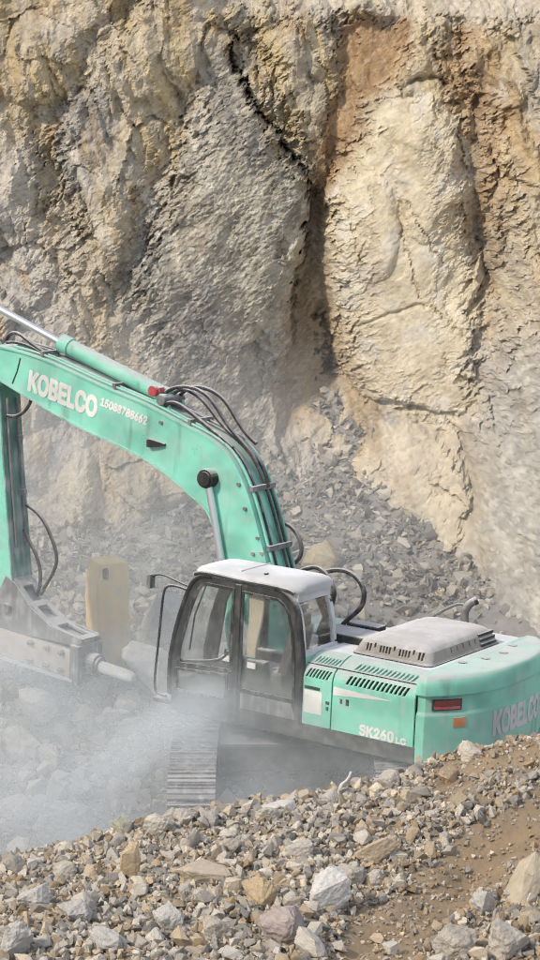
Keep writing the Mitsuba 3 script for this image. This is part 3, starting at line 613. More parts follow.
# pipes and hoses that run along the boom's back
def along(line, off, i0, i1):
    tg = np.gradient(line, axis=0); tg /= np.linalg.norm(tg, axis=1)[:, None]
    return (line + np.c_[tg[:, 1], -tg[:, 0]] * off)[i0:i1]
for y, off in ((.24, .06), (.16, .065), (-.10, .06), (-.19, .07), (-.27, .06)):
    l = along(top_l, off, 2, 32); l2 = along(top_l, off, 31, 58)
    ex('hydraulic_line', tube(np.c_[l[:, 0], 0 * l[:, 0] + y, l[:, 1]], .017), 'mint' if y > 0 else 'steel')
    ex('hydraulic_line', tube(np.c_[l2[:, 0], 0 * l2[:, 0] + y * .95, l2[:, 1]], .019), 'rubber' if abs(y) < .2 else 'mint')
for i in (6, 16, 26, 38, 46, 53):
    a, b = along(top_l, .05, i, i + 2)[0], along(top_l, .1, i, i + 2)[0]
    c = (a + b) / 2
    ex('line_clamp', box(c[0] - .025, c[0] + .025, -.29, .27, c[1] - .035, c[1] + .035), 'steel')
def hose(pts, r=.026, m='rubber', parent=None, n=36): return ex('hydraulic_hose', tube(spline(pts, n), r, 8), m, parent)
hose([(3.30, .10, 5.06), (2.95, .12, 5.20), (2.56, .12, 5.12), (2.32, .08, 4.86), (2.15, .05, 4.66), (1.92, .02, 4.46), (1.74, 0, 4.22)], .027)
hose([(3.22, -.02, 5.06), (3.00, .0, 5.14), (2.70, .0, 5.02), (2.45, .0, 4.80), (2.18, .0, 4.60), (1.86, -.05, 4.38), (1.62, -.1, 3.93)], .027)
hose([(3.2, .2, 4.92), (2.95, .22, 4.96), (2.62, .22, 4.80), (2.3, .2, 4.62), (2.05, .18, 4.46)], .03)
hose([(3.18, -.12, 5.04), (2.9, -.15, 5.18), (2.5, -.15, 5.08), (2.25, -.15, 4.83), (1.9, -.18, 4.50)], .03)
hose([(1.62, -.3, 3.30), (1.38, -.32, 3.40), (1.19, -.32, 3.18), (1.2, -.32, 2.98), (1.38, -.3, 2.84)], .030)
hose([(6.2, .1, 5.55), (6.0, .15, 5.68), (5.75, .2, 5.62), (5.4, .2, 5.46)], .026)
hose([(6.1, .2, 5.53), (5.8, .22, 5.54), (5.45, .22, 5.45)], .022)
hose([(5.84, .1, 5.02), (5.67, .12, 4.82), (5.77, .15, 4.56), (6.07, .2, 4.46)], .026)
# hoses from the boom foot to the pumps, behind the cab
hose([(1.05, .12, 2.80), (0.90, .12, 2.90), (0.62, .12, 2.99), (0.42, .12, 2.86), (0.34, .12, 2.66), (0.45, .12, 2.37), (0.56, .12, 2.05)], .032)
hose([(0.95, -.02, 2.72), (0.50, 0, 2.95), (0.18, 0, 2.97), (-0.03, 0, 2.80), (-0.03, 0, 2.56), (0.15, 0, 2.36), (0.33, 0, 2.05)], .034)
hose([(1.0, .05, 2.78), (0.74, .06, 2.88), (0.53, .06, 2.82), (0.44, .06, 2.58), (0.50, .06, 2.28), (0.58, .06, 2.05)], .026)

# cylinders
arm_cyl = ex('arm_cylinder', cat_(cyl((3.33, 0, 5.02), (5.18, 0, 5.575), .115, 24), cyl((5.06, 0, 5.54), (5.24, 0, 5.594), .135, 24), cyl((3.26, 0, 5.0), (3.4, 0, 5.04), .125, 24)), 'mint')
ex('rod', cyl((5.2, 0, 5.58), (7.2, 0, 6.24), .055, 20), 'chrome', arm_cyl)
ex('cylinder_pin', cyl((3.24, -.22, 4.99), (3.24, .26, 4.99), .075), 'steel', arm_cyl)
ex('red_cap', cat_(cyl((3.40, .17, 5.10), (3.40, .25, 5.10), .075, 14), box(3.30, 3.40, .08, .2, 5.06, 5.16, .02)), 'red', arm_cyl)
for s_ in (-.17, .17):
    ex('cylinder_lug', xz([(3.1, 4.78), (3.2, 5.07), (3.32, 5.07), (3.5, 4.88)], s_ - .025, s_ + .025), 'mint', arm_cyl)
for y in (.36, -.36):
    bc = ex('boom_cylinder', cyl((1.66, y, 1.35), (1.93, y, 2.55), .10, 24), 'mint')
    ex('rod', cyl((1.92, y, 2.5), (2.32, y, 4.02), .052, 20), 'chrome', bc)
    ex('rod_end', cyl((2.32, y - .05, 4.02), (2.32, y + .05, 4.02), .11, 20), 'dark', bc)
# arm
back_l = np.array([(6.22, 4.9), (6.19, 4.55), (6.10, 3.72), (5.99, 2.9), (5.92, 2.28), (5.83, 1.7)])
arm = ex('arm', xz(np.vstack([back_l, [(5.83, 1.5), (5.92, 1.42), (6.06, 1.5), (6.4, 2.2), (7.0, 4.6), (7.3, 5.6), (7.33, 6.36), (7.05, 6.36), (6.75, 5.66), (6.4, 5.3)]]), -.205, .205), 'mint')
ex('back_plate', strip(back_l, -.225, .225, .022, -1), 'mint_dirty_shaded', arm)
ex('pin', cyl((5.93, -.3, 1.60), (5.93, .3, 1.60), .075), 'steel', arm)
bxz = lambda z, o: float(np.interp(z, back_l[::-1, 1], back_l[::-1, 0])) - o
for z in (4.1, 3.3, 2.6): ex('line_clamp', box(bxz(z, .09), bxz(z, .02), -.16, -.06, z - .04, z + .04), 'steel', arm)
for y in (-.11, .11): ex('hydraulic_line', tube([(bxz(z, .05), y, z) for z in (4.7, 3.72, 2.9, 2.5)], .022), 'steel', arm)
hose([(5.95, -.15, 3.1), (5.80, -.17, 3.03), (5.62, -.18, 2.88), (5.43, -.18, 2.58), (5.35, -.16, 2.32), (5.45, -.12, 2.04), (5.58, -.1, 1.80)], .026)
hose([(5.92, -.08, 2.75), (5.80, -.09, 2.55), (5.68, -.1, 2.36), (5.60, -.1, 2.1), (5.66, -.1, 1.78)], .026)
# breaker: lies level under the arm, its chisel towards the cab, nose a little down
def tilt(m, x=-.07):
    m = tm(m).copy(); v = np.array(m.vertices); v[:, 2] += .11 + .085 * (v[:, 0] - 4.6); v[:, 0] += x; m.vertices = v; return m
brk = ex('hydraulic_breaker', tilt(box(4.78, 7.1, -.26, .26, .62, 1.04, .04)), 'tan_steel')
ex('end_flange', tilt(box(4.60, 4.775, -.29, .29, .57, 1.14, .03)), 'steel', brk)
ex('bottom_rail', tilt(box(4.70, 7.1, .262, .30, .585, .63)), 'decal_dusty', brk)
ex('collar', tilt(cat_(cyl((4.62, 0, .85), (4.44, 0, .85), .17, 24), cyl((4.45, 0, .85), (4.40, 0, .85), .13, 24))), 'dark', brk)
ex('chisel', tilt(tube([(4.55, 0, .85), (4.0, 0, .845), (3.86, 0, .84), (3.80, 0, .84), (3.78, 0, .84)], [.088, .088, .084, .06, .01], 24)), 'decal_dusty', brk)
for x in (5.50, 5.20, 4.92):
    for z in (.72, .98): ex('bolt', tilt(cat_(cyl((x, .25, z), (x, .315, z), .045, 6), cyl((x, .31, z), (x, .35, z), .026, 10))), 'steel', brk)
brc = [(5.98, 2.08), (6.15, 1.75), (6.3, 1.26), (4.62, 1.24), (4.52, 1.29), (4.56, 1.36), (5.12, 1.46), (5.51, 1.68), (5.80, 1.98)]
for y in (-.235, .195): ex('bracket_plate', xz(brc, y, y + .04), 'steel', brk)
curve = spline([(5.89, 2.04), (5.51, 1.67), (5.12, 1.44), (4.53, 1.32)], 24)
cover = strip(curve, -.20, .20, .03, -1)
holes = [box(a - .11, a + .11, -.11, .11, b - .12, b + .12) for a, b in ((5.66, 1.82), (5.36, 1.56))] + [box(4.68, 5.08, -.12, .12, 1.25, 1.6)]
for hl in holes: cover = cover - hl
ex('bracket_cover', cover, 'steel', brk)
ex('bracket_core', xz([(5.84, 1.90), (6.1, 1.7), (6.2, 1.27), (4.74, 1.25), (4.76, 1.29), (5.2, 1.38), (5.5, 1.58)], -.19, .19), 'dark', brk)

# upper structure: deck, side doors, counterweight, hood
ex('main_frame', cat_(box(-1.74, 1.9, -1.30, 1.30, 1.02, 1.24), box(-1.78, 2.0, 1.30, 1.47, 1.04, 1.262, .02), box(-1.78, 2.0, -1.47, -1.30, 1.04, 1.262, .02)), 'frame')
ex('deck', cat_(box(-1.76, -.08, -1.44, 1.02, 2.06, 2.15, .01), box(-.6, .62, .3, .63, 1.9, 2.13, .02)), 'roof')
ex('right_compartment', cat_(box(-1.76, -.02, -1.47, -.56, 1.26, 2.06, .05), box(0.0, 1.55, -1.47, -.5, 1.26, 1.95, .05), box(1.56, 2.1, -1.40, -.5, 1.1, 1.5, .05)), 'mint')
ex('engine_block', box(-1.72, -.1, -.54, 1.38, 1.26, 2.05), 'dark')
bx = ex('dark_box', cat_(box(-.42, .32, .02, .52, 2.14, 2.26, .02), box(-.3, .2, -.22, .0, 2.13, 2.30, .02)), 'dark')  # low black boxes set at the dark opening behind the cab
ex('pump_cover', cat_(box(-.1, .5, -.45, .05, 1.8, 2.12, .03)), 'frame')
PROF = [(1.49, 1.265), (1.49, 1.87), (1.478, 1.93), (1.445, 1.985), (1.39, 2.03), (1.22, 2.115), (1.12, 2.145), (1.03, 2.152), (1.03, 2.125), (1.11, 2.12), (1.205, 2.09), (1.365, 2.01), (1.42, 1.965), (1.448, 1.92), (1.462, 1.865), (1.462, 1.265)]
def door(x0, x1, slots):
    d = yz(PROF, x0, x1); cut = []
    for (a, b, n) in slots:
        w = (b - a) / n
        for i in range(n):
            x = a + (i + .5) * w; g = w * .29
            lo = m3.Manifold.batch_hull([box(x - g, x + g, 1.38, 1.6, 1.885, 1.89), box(x - g - .045, x + g - .045, 1.36, 1.6, 1.99, 1.995)])
            hi = m3.Manifold.batch_hull([box(x - g - .02, x + g - .02, 1.372, 1.376, 1.9, 2.3), box(x - g - .06, x + g - .06, 1.215, 1.219, 1.9, 2.3)])
            cut += [lo, hi]
    return d - m3.Manifold.batch_boolean(cut, m3.OpType.Add)
for x0, x1, sl in ((-.535, -.10, [(-.47, -.12, 7)]), (-1.755, -.555, [(-1.62, -.72, 14)])):
    d = ex('side_door', door(x0, x1, sl), 'mint', smooth=20)
    if x0 < -1:
        ex('pale_stripe', m3.Manifold.batch_hull([box(-.58, -.57, 1.489, 1.4945, 1.72, 1.83), box(-1.42, -1.41, 1.489, 1.4945, 1.795, 1.80)]), 'decal', d)
        ex('model_lettering', on_side(fat(lettering('SK260', .125, .50), .007), -.98, 1.488, 1.285, -.02), 'decal', d, False)
        ex('model_lettering', on_side(fat(lettering('LC', .075, .14), .005), -1.52, 1.488, 1.277, -.02), 'decal', d, False)
        ex('latch', box(-.80, -.76, 1.488, 1.50, 1.62, 1.70), 'dark', d)
        ex('latch', box(-.70, -.675, 1.488, 1.498, 1.63, 1.69), 'frame', d)
    else:
        ex('white_plate', box(-.40, -.13, 1.488, 1.495, 1.42, 1.72), 'decal', d)
        ex('dark_plate', box(-.36, -.13, 1.494, 1.499, 1.735, 1.775), 'frame', d)
        ex('latch', box(-.51, -.46, 1.488, 1.499, 1.58, 1.62), 'frame', d)
        ex('latch', box(-.50, -.47, 1.488, 1.499, 1.50, 1.55), 'frame', d)
# counterweight: rings of one outline, each with its own inset
def outline(ins, n=48):
    yh = 1.49 - ins; y = yh * np.sin(np.linspace(np.pi / 2, -np.pi / 2, n))
    arc = np.c_[-1.90 + ins * .45 - (.52 + ins * .1) * (1 - np.abs(y / yh) ** 2.7), y]
    arc[:, 1] *= np.where(arc[:, 1] < 0, 1.10, 1.0)
    side = [(-1.765, yh), (-1.82, yh), (-1.88 + ins * .45, yh)]
    return np.vstack([side, arc, [(a_, -1.10 * b_) for a_, b_ in side[::-1]]])
def rings(levels):
    vs = [np.c_[outline(i), np.full(len(outline(i)), z)] for z, i in levels]; n = len(vs[0]); v = np.vstack(vs); f = []
    for k in range(len(levels) - 1):
        for j in range(n):
            a, b = k * n + j, k * n + (j + 1) % n
            f += [[a, b, b + n], [a, b + n, a + n]]
    c0, c1 = len(v), len(v) + 1
    v = np.vstack([v, [[-1.9, 0, levels[0][0]], [-1.9, 0, levels[-1][0]]]])
    b = (len(levels) - 1) * n
    for j in range(n): f += [[c0, (j + 1) % n, j], [c1, b + j, b + (j + 1) % n]]
    m = trimesh.Trimesh(v, f, process=False); trimesh.repair.fix_normals(m); return m
cwt = ex('counterweight', rings([(1.02, .09), (1.03, .05), (1.08, .03), (1.665, .03), (1.685, .032), (1.715, .05), (1.73, .055), (1.925, .055), (1.93, .02), (1.94, .004), (1.955, 0), (2.05, 0), (2.10, .012), (2.145, .04), (2.172, .085), (2.185, .14), (2.19, .3)]), 'mint', smooth=32)
def on_rear(v, ins, a0=0.0):
    """(along the rear from its middle towards the right, height, proud) -> point on the counterweight's back."""
    o = outline(ins, 400)[3:-3]; L = np.r_[0, np.cumsum(np.linalg.norm(np.diff(o, axis=0), axis=1))]; L -= L[-1] / 2
    tg = np.gradient(o, axis=0); nr = np.c_[tg[:, 1], -tg[:, 0]]; nr /= np.linalg.norm(nr, axis=1)[:, None]
    f = lambda c: np.interp(v[:, 0], L, c)
    return np.c_[f(o[:, 0]) + f(nr[:, 0]) * v[:, 2], f(o[:, 1]) + f(nr[:, 1]) * v[:, 2], v[:, 1]]
t = fat(lettering('KOBELCO', .29, 1.28, .008, fine=.08), .014); t.vertices = on_rear(t.vertices + [-.61, 1.35, 0], .031)
ex('rear_lettering', t, 'decal_dusty', cwt, False)
def rear_patch(a, b, z0, z1, d, ins, bev=.01):
    m = trimesh.creation.box(bounds=[[a, z0, 0], [b, z1, d]]); v, f = trimesh.remesh.subdivide_to_size(m.vertices, m.faces, .06)
    return trimesh.Trimesh(on_rear(v, ins), f, process=False)
tl = ex('tail_light', rear_patch(-1.56, -1.16, 1.75, 1.895, .020, .056), 'dark', cwt)
ex('lens', rear_patch(-1.54, -1.19, 1.805, 1.875, .012, .035), 'lens', tl)
ex('lens', rear_patch(-1.54, -1.19, 1.765, 1.798, .010, .035), 'red', tl)
ex('reflector', rear_patch(-1.28, -1.10, 1.53, 1.65, .008, .031), 'orange', cwt)
tl2 = ex('tail_light', rear_patch(1.16, 1.56, 1.75, 1.895, .020, .056), 'dark', cwt)
for (x, y) in ((-1.86, .5), (-1.98, .1), (-2.0, -.35), (-1.9, -.8)):
    ex('lifting_plug', cyl((x, y, 2.17), (x, y, 2.20), .06, 12), 'frame', cwt)
# hood cover: a rounded box on the deck with slots in its left side
def rrect(x0, x1, y0, y1, r, z, n=7):
    p = []
    for cx0, cy0, a0 in ((x1 - r, y1 - r, 0), (x0 + r, y1 - r, 90), (x0 + r, y0 + r, 180), (x1 - r, y0 + r, 270)):
        a = np.radians(a0 + np.linspace(0, 90, n)); p.append(np.c_[cx0 + r * np.cos(a), cy0 + r * np.sin(a), 0 * a + z])
    return np.vstack(p)
def loft(secs):
    n = len(secs[0]); v = np.vstack(secs + [secs[0].mean(0)[None], secs[-1].mean(0)[None]]); f = []
    for k in range(len(secs) - 1):
        for j in range(n):
            a, b = k * n + j, k * n + (j + 1) % n
            f += [[a, b, b + n], [a, b + n, a + n]]
    K = len(secs) * n; e = K - n
    for j in range(n): f += [[K, (j + 1) % n, j], [K + 1, e + j, e + (j + 1) % n]]
    return trimesh.Trimesh(v, f, process=False)
HX0, HX1, HY0, HY1 = -1.62, -.46, -.98, .92
hs = [(2.14, 0, .10), (2.17, 0, .10), (2.19, .012, .11), (2.31, .055, .15), (2.355, .095, .18), (2.38, .15, .2), (2.392, .24, .2), (2.398, .36, .2)]
hood_m = mf(loft([rrect(HX0 + i, HX1 - i, HY0 + i, HY1 - i, r, z) for z, i, r in hs]))
inner = mf(loft([rrect(HX0 + i + .03, HX1 - i - .03, HY0 + i + .03, HY1 - i - .03, r, z - .03) for z, i, r in hs]))
shell = hood_m - inner
sl = []
x = -.66
for n_, gap, tall in ((2, .045, .10), (1, .07, .06), (4, .045, .09), (1, .07, .06), (4, .045, .09), (1, .07, .06), (2, .045, .10)):
    for i in range(n_):
        zc = 2.295 if n_ == 1 else 2.262
        sl.append(box(x - .027, x, .70, 1.0, zc - tall / 2, zc + tall / 2)); x -= gap
    x -= .018
for y in np.arange(-.35, .45, .16): sl.append(box(-1.9, -1.5, y, y + .025, 2.23, 2.30))
shell = shell - m3.Manifold.batch_boolean(sl, m3.OpType.Add)
hood = ex('hood', shell, 'cover', smooth=28)
ex('screen', cat_(loft([rrect(HX0 + i + .06, HX1 - i - .06, HY0 + i + .06, HY1 - i - .06, r, z - .05) for z, i, r in hs])), 'dark', hood)
ex('edge_trim', cat_(loft([rrect(HX0 - .015, HX1 + .015, HY0 - .015, HY1 + .015, .11, z) for z in (2.145, 2.165)])), 'rubber', hood)
for z in (2.20, 2.26, 2.32):
    i = .02 + (z - 2.19) * .45
    ex('rear_vent', box(-1.63 + i - .02, -1.63 + i + .05, -.86, -.45, z - .02, z + .02, .005), 'dark', hood)
exh = ex('exhaust_pipe', tube(spline([(-.90, -1.28, 2.0), (-.90, -1.28, 2.34), (-.91, -1.29, 2.44), (-.96, -1.34, 2.53), (-1.0, -1.37, 2.55)], 24), .055, 14), 'steel')
ex('pipe_mouth', cyl((-.985, -1.36, 2.545), (-1.02, -1.39, 2.57), .057, 14), 'dark', exh)
ex('handrail', tube(spline([(-.35, -1.36, 2.1), (-.35, -1.36, 2.22), (-.45, -1.36, 2.30), (-.78, -1.36, 2.48), (-.86, -1.36, 2.44), (-.88, -1.36, 2.1)], 30), .02), 'steel')

# cab
cab = EX + '__cab'; used.add(cab)
CF = [(2.02, 1.25), (2.035, 1.75), (1.95, 2.2), (1.86, 2.5), (1.74, 2.80), (1.66, 2.91), (1.54, 2.955), (.26, 2.93), (.13, 2.86), (.04, 2.74), (-.02, 2.5), (-.07, 2.15), (-.09, 1.8), (-.09, 1.25)]
W1 = [(1.02, 1.74), (1.89, 1.69), (1.87, 1.95), (1.80, 2.2), (1.72, 2.48), (1.61, 2.76), (1.55, 2.83), (1.46, 2.86), (1.02, 2.855)]
W2 = [(.895, 1.52), (.895, 2.84), (.34, 2.825), (.24, 2.77), (.16, 2.67), (.09, 2.42), (.05, 2.1), (.03, 1.80), (.02, 1.52)]
W3 = [(1.08, 1.33), (1.92, 1.33), (1.925, 1.64), (1.08, 1.69)]
left = xz(CF, 1.435, 1.485) - xz(W1, 1.3, 1.6) - xz(W2, 1.3, 1.6) - xz(W3, 1.3, 1.6)
ex('left_frame', left, 'frame', cab, 20)
def gasket(p, y0, y1, w):
    P = Polygon(p); o = np.array(P.buffer(.006).exterior.coords)[:-1]; i = np.array(P.buffer(-w).exterior.coords)[:-1]
    return xz(o, y0, y1) - xz(i, y0 - 1, y1 + 1)
ex('door_trim', cat_(gasket(W1, 1.484, 1.497, .035), gasket(W3, 1.484, 1.497, .03)), 'rubber', cab)
ex('window_trim', gasket(W2, 1.484, 1.497, .03), 'rubber', cab)
for w in (W1, W2, W3): ex('window', trimesh.Trimesh(*(lambda P: (np.c_[np.array(P)[:, 0], np.full(len(P), 1.46), np.array(P)[:, 1]], trimesh.creation.triangulate_polygon(Polygon(P), engine='earcut')[1]))(w), process=False), 'glass', cab, False)
ex('door_panel', xz([(1.06, 1.30), (1.06, 1.5), (1.0, 1.5), (1.0, 1.30)], 1.48, 1.495), 'frame', cab)
ex('lower_panel', xz([(.86, 1.28), (.86, 1.48), (.06, 1.48), (.0, 1.28)], 1.48, 1.492), 'steel', cab)
for k, (r0, r1) in enumerate((((2.02, 1.25), (1.66, 2.91)), ((.12, 2.86), (-.09, 1.25)))):
    pass
post = spline([(.40, 1.462, 2.95), (.20, 1.462, 2.88), (.06, 1.462, 2.72), (.0, 1.462, 2.48), (-.06, 1.462, 2.1), (-.08, 1.462, 1.7), (-.08, 1.462, 1.26)], 30)
ex('rear_post', tube(post, .042, 12), 'dark', cab)
ex('front_post', tube(spline([(1.40, 1.462, 2.95), (1.58, 1.462, 2.93), (1.70, 1.462, 2.83), (1.86, 1.462, 2.45), (1.97, 1.462, 2.05), (2.02, 1.462, 1.7), (2.01, 1.462, 1.26)], 30), .042, 12), 'dark', cab)
ex('middle_post', box(.91, 1.01, 1.44, 1.50, 1.26, 2.92, .012), 'frame', cab)
RF = xz(CF, .65, .70) - xz([(.25, 1.7), (1.82, 1.65), (1.70, 2.45), (1.52, 2.82), (.32, 2.80), (.15, 2.5)], .5, .8)
ex('right_frame', RF, 'frame', cab, 20)
ex('right_post', box(1.02, 1.12, .645, .705, 1.3, 2.9), 'dark', cab)
ex('front_sill', cat_(box(1.96, 2.03, .65, 1.44, 1.25, 1.45, .01), box(1.60, 1.72, .66, 1.44, 2.86, 2.95, .01)), 'frame', cab)
ex('windscreen', trimesh.Trimesh([(2.0, .68, 1.42), (2.0, 1.44, 1.42), (2.01, 1.44, 1.75), (2.01, .68, 1.75), (1.93, 1.44, 2.2), (1.93, .68, 2.2), (1.68, 1.44, 2.87), (1.68, .68, 2.87)], [[0, 1, 2], [0, 2, 3], [3, 2, 4], [3, 4, 5], [5, 4, 6], [5, 6, 7]], process=False), 'glass', cab, False)
rw = [(.70, 2.18), (1.40, 2.18), (1.40, 2.72), (1.34, 2.80), (.76, 2.80), (.70, 2.72)]
back = (m3.Manifold.batch_hull([yz([(.66, 1.25), (1.44, 1.25), (1.44, 2.12), (.66, 2.12)], -.09, -.04)]))
ex('rear_panel', back, 'mint', cab)
def rear_x(z): return np.interp(z, [1.25, 2.1, 2.5, 2.74, 2.86], [-.085, -.07, -.02, .04, .13])
def lathe_frame():
    ms = []
    for (ya, yb) in ((.655, .72), (1.385, 1.45)):
        zz = np.linspace(2.1, 2.88, 9)
        ms += [m3.Manifold.batch_hull([box(rear_x(a) - .005, rear_x(a) + .05, ya, yb, a - .002, a), box(rear_x(b) - .005, rear_x(b) + .05, ya, yb, b, b + .002)]) for a, b in zip(zz[:-1], zz[1:])]
    ms += [box(-.085, -.03, .66, 1.44, 2.1, 2.19, .01), box(.06, .16, .66, 1.44, 2.80, 2.92, .01)]
    return m3.Manifold.batch_boolean(ms, m3.OpType.Add)
ex('rear_frame', lathe_frame(), 'roof', cab)
zz = np.linspace(2.15, 2.84, 8)
gv = np.array([(rear_x(z) + .02, y, z) for z in zz for y in (.70, 1.41)]); gf = [[2 * i, 2 * i + 1, 2 * i + 3] for i in range(7)] + [[2 * i, 2 * i + 3, 2 * i + 2] for i in range(7)]
ex('rear_window', trimesh.Trimesh(gv, gf, process=False), 'glass', cab, True)
rs = [(2.915, .02, .12), (2.95, 0, .13), (3.0, 0, .14), (3.035, .02, .16), (3.06, .06, .18), (3.075, .13, .18), (3.08, .22, .15)]
roof = ex('roof', loft([rrect(.0 + i, 1.70 - i * 1.4, .62 + i, 1.485 - i, r, z) for z, i, r in rs]), 'roof', cab, 35)
ex('roof_rail', cat_(tube(spline([(.1, 1.487, 2.93), (.25, 1.492, 2.965), (.9, 1.495, 2.975), (1.5, 1.49, 2.985), (1.66, 1.485, 2.95)], 24), .028, 8)), 'frame', roof)
ex('roof_hatch', cat_(box(.98, 1.0, .72, 1.40, 3.07, 3.09), box(1.0, 1.5, .80, 1.34, 3.07, 3.088, .01)), 'roof', roof)
ex('hatch_knob', box(.62, .66, 1.30, 1.36, 3.07, 3.10, .008), 'dark', roof)
ex('floor', box(-.06, 1.98, .68, 1.44, 1.22, 1.29), 'frame', cab)
seat = ex('seat', cat_(box(.35, .95, .82, 1.30, 1.62, 1.80, .05), m3.Manifold.batch_hull([box(.30, .44, .84, 1.28, 1.75, 1.8, .02), box(.16, .28, .86, 1.26, 2.38, 2.42, .02)])), 'seat', cab)
ex('headrest', box(.14, .24, .96, 1.16, 2.42, 2.60, .03), 'seat', seat)
ex('seat_base', box(.35, .9, .86, 1.26, 1.28, 1.62, .03), 'frame', seat)
for y in (.76, 1.34):
    cs = ex('side_console', box(.55, 1.10, y - .06, y + .08, 1.62, 1.93, .03), 'frame', cab)
    ex('lever', cat_(cyl((1.0, y, 1.92), (1.06, y, 2.12), .014, 8), cyl((1.06, y, 2.10), (1.075, y, 2.22), .028, 10)), 'rubber', cs)
mon = ex('monitor', cat_(box(1.06, 1.14, 1.24, 1.42, 2.02, 2.24, .03), cyl((1.10, 1.32, 1.3), (1.10, 1.32, 2.05), .025), box(1.05, 1.2, 1.22, 1.40, 1.80, 1.90, .02)), 'dark', cab)
ex('white_label', box(1.10, 1.22, 1.405, 1.41, 1.84, 1.92), 'decal', mon)
ex('curtain', cat_(*[tube(spline([(.82 - .045 * i, 1.40, 2.84), (.80 - .04 * i, 1.40, 2.5), (.82 - .03 * i, 1.40, 2.2), (.85 - .03 * i, 1.39, 1.98)], 14), .028, 8) for i in range(5)]), 'curtain', cab)
ex('door_label', box(.66, .79, 1.462, 1.468, 1.83, 1.91), 'decal', cab)
ex('grab_bar', tube(spline([(1.96, 1.44, 1.72), (1.6, 1.42, 1.77), (1.25, 1.40, 1.86), (1.15, 1.40, 1.98)], 20), .022), 'dark', cab)
ex('travel_lever', cyl((1.50, 1.1, 1.3), (1.38, 1.1, 1.92), .018), 'dark', cab)
ex('wiper', tube([(1.98, 1.1, 1.8), (1.9, 1.12, 2.3), (1.72, 1.1, 2.8)], .012), 'dark', cab)
ex('handrail', tube(spline([(1.78, 1.49, 2.72), (2.0, 1.49, 2.74), (2.12, 1.49, 2.70), (2.17, 1.49, 2.55), (2.22, 1.49, 1.9), (2.25, 1.49, 1.32), (2.20, 1.49, 1.24), (2.06, 1.49, 1.22)], 50), .018), 'dark', cab)
mir = ex('mirror', m3.Manifold.batch_hull([cyl_ for cyl_ in (box(2.42, 2.46, 1.33, 1.45, 2.62, 2.82, .018), box(2.46, 2.50, 1.35, 1.43, 2.66, 2.78, .01))]), 'steel', cab)
ex('mirror_arm', tube(spline([(1.75, 1.42, 2.75), (2.0, 1.44, 2.80), (2.25, 1.42, 2.84), (2.42, 1.39, 2.78)], 20), .013), 'dark', mir)
step = ex('front_step', cat_(box(2.05, 2.35, .7, 1.4, 1.08, 1.14, .01)), 'frame')

# undercarriage: turned so that the tracks run towards the viewer (world y), under the slewing ring
UC = np.array([-.83, -.10, 0])
def uc(name, mesh, m, parent=None, smooth=30):
    mesh = tm(mesh).copy(); mesh.vertices = np.asarray(mesh.vertices) + UC
    return obj(name, mesh, m, parent or EX, smooth=smooth)
uc('slewing_ring', cyl((.3, .4, .78), (.3, .4, 1.05), .62, 36), 'steel')
uc('centre_frame', cat_(box(-1.0, 1.0, -.7, .7, .40, .80, .05)), 'frame')
def oval(n, half, r, z0):
    """Points and directions round the track loop."""
    L = 4 * half + 2 * np.pi * r; out = []
    for s_ in np.arange(n) / n * L:
        if s_ < 2 * half: out.append(((-half + s_, z0 + r), (1, 0)))
        elif s_ < 2 * half + np.pi * r:
            a = (s_ - 2 * half) / r; out.append(((half + r * math.sin(a), z0 + r * math.cos(a)), (math.cos(a), -math.sin(a))))
        elif s_ < 4 * half + np.pi * r: out.append(((half - (s_ - 2 * half - np.pi * r), z0 - r), (-1, 0)))
        else:
            a = (s_ - 4 * half - np.pi * r) / r; out.append(((-half - r * math.sin(a), z0 - r * math.cos(a)), (-math.cos(a), math.sin(a))))
    return out
SHOE = cat_(box(-.30, .30, -.092, .092, -.012, .012), m3.Manifold.batch_hull([box(-.30, .30, .062, .086, .01, .012), box(-.298, .298, .069, .079, .052, .054)]),
            m3.Manifold.batch_hull([box(-.30, .30, -.012, .012, .01, .012), box(-.298, .298, -.005, .005, .034, .036)]), m3.Manifold.batch_hull([box(-.30, .30, -.086, -.062, .01, .012), box(-.298, .298, -.079, -.069, .040, .042)]))
for sx in (-1.30, 1.30):
    tr = EX + '__crawler_track' + ('' if sx < 0 else '_001'); used.add(tr)
    loop = oval(50, 1.92, .44, .46)
    uc('track_frame', cat_(box(sx - .20, sx + .20, -1.75, 1.75, .28, .66, .05)), 'frame', tr)
    for yy in (-1.92, 1.92):
        uc('idler' if yy < 0 else 'sprocket', cat_(cyl((sx - .10, yy, .46), (sx + .10, yy, .46), .40, 28), cyl((sx - .2, yy, .46), (sx + .2, yy, .46), .12, 16)), 'steel', tr)
    for yy in np.linspace(-1.4, 1.4, 7): uc('bottom_roller', cyl((sx - .2, yy, .17), (sx + .2, yy, .17), .10, 14), 'steel', tr)
    for p, d in loop:
        if abs(d[1]) < 1e-6:
            o = -.07 * d[0]; uc('chain_link', cat_(box(sx - .15, sx + .15, p[0] - .08, p[0] + .08, p[1] + o - .05, p[1] + o + .05, .02)), 'steel', tr)
    for (p, d) in loop:
        m = SHOE.copy(); v = m.vertices
        m.vertices = np.c_[v[:, 0] + sx, p[0] + v[:, 1] * d[0] - v[:, 2] * d[1], p[1] + v[:, 1] * d[1] + v[:, 2] * d[0]]
        uc('shoe', m, 'track', tr)

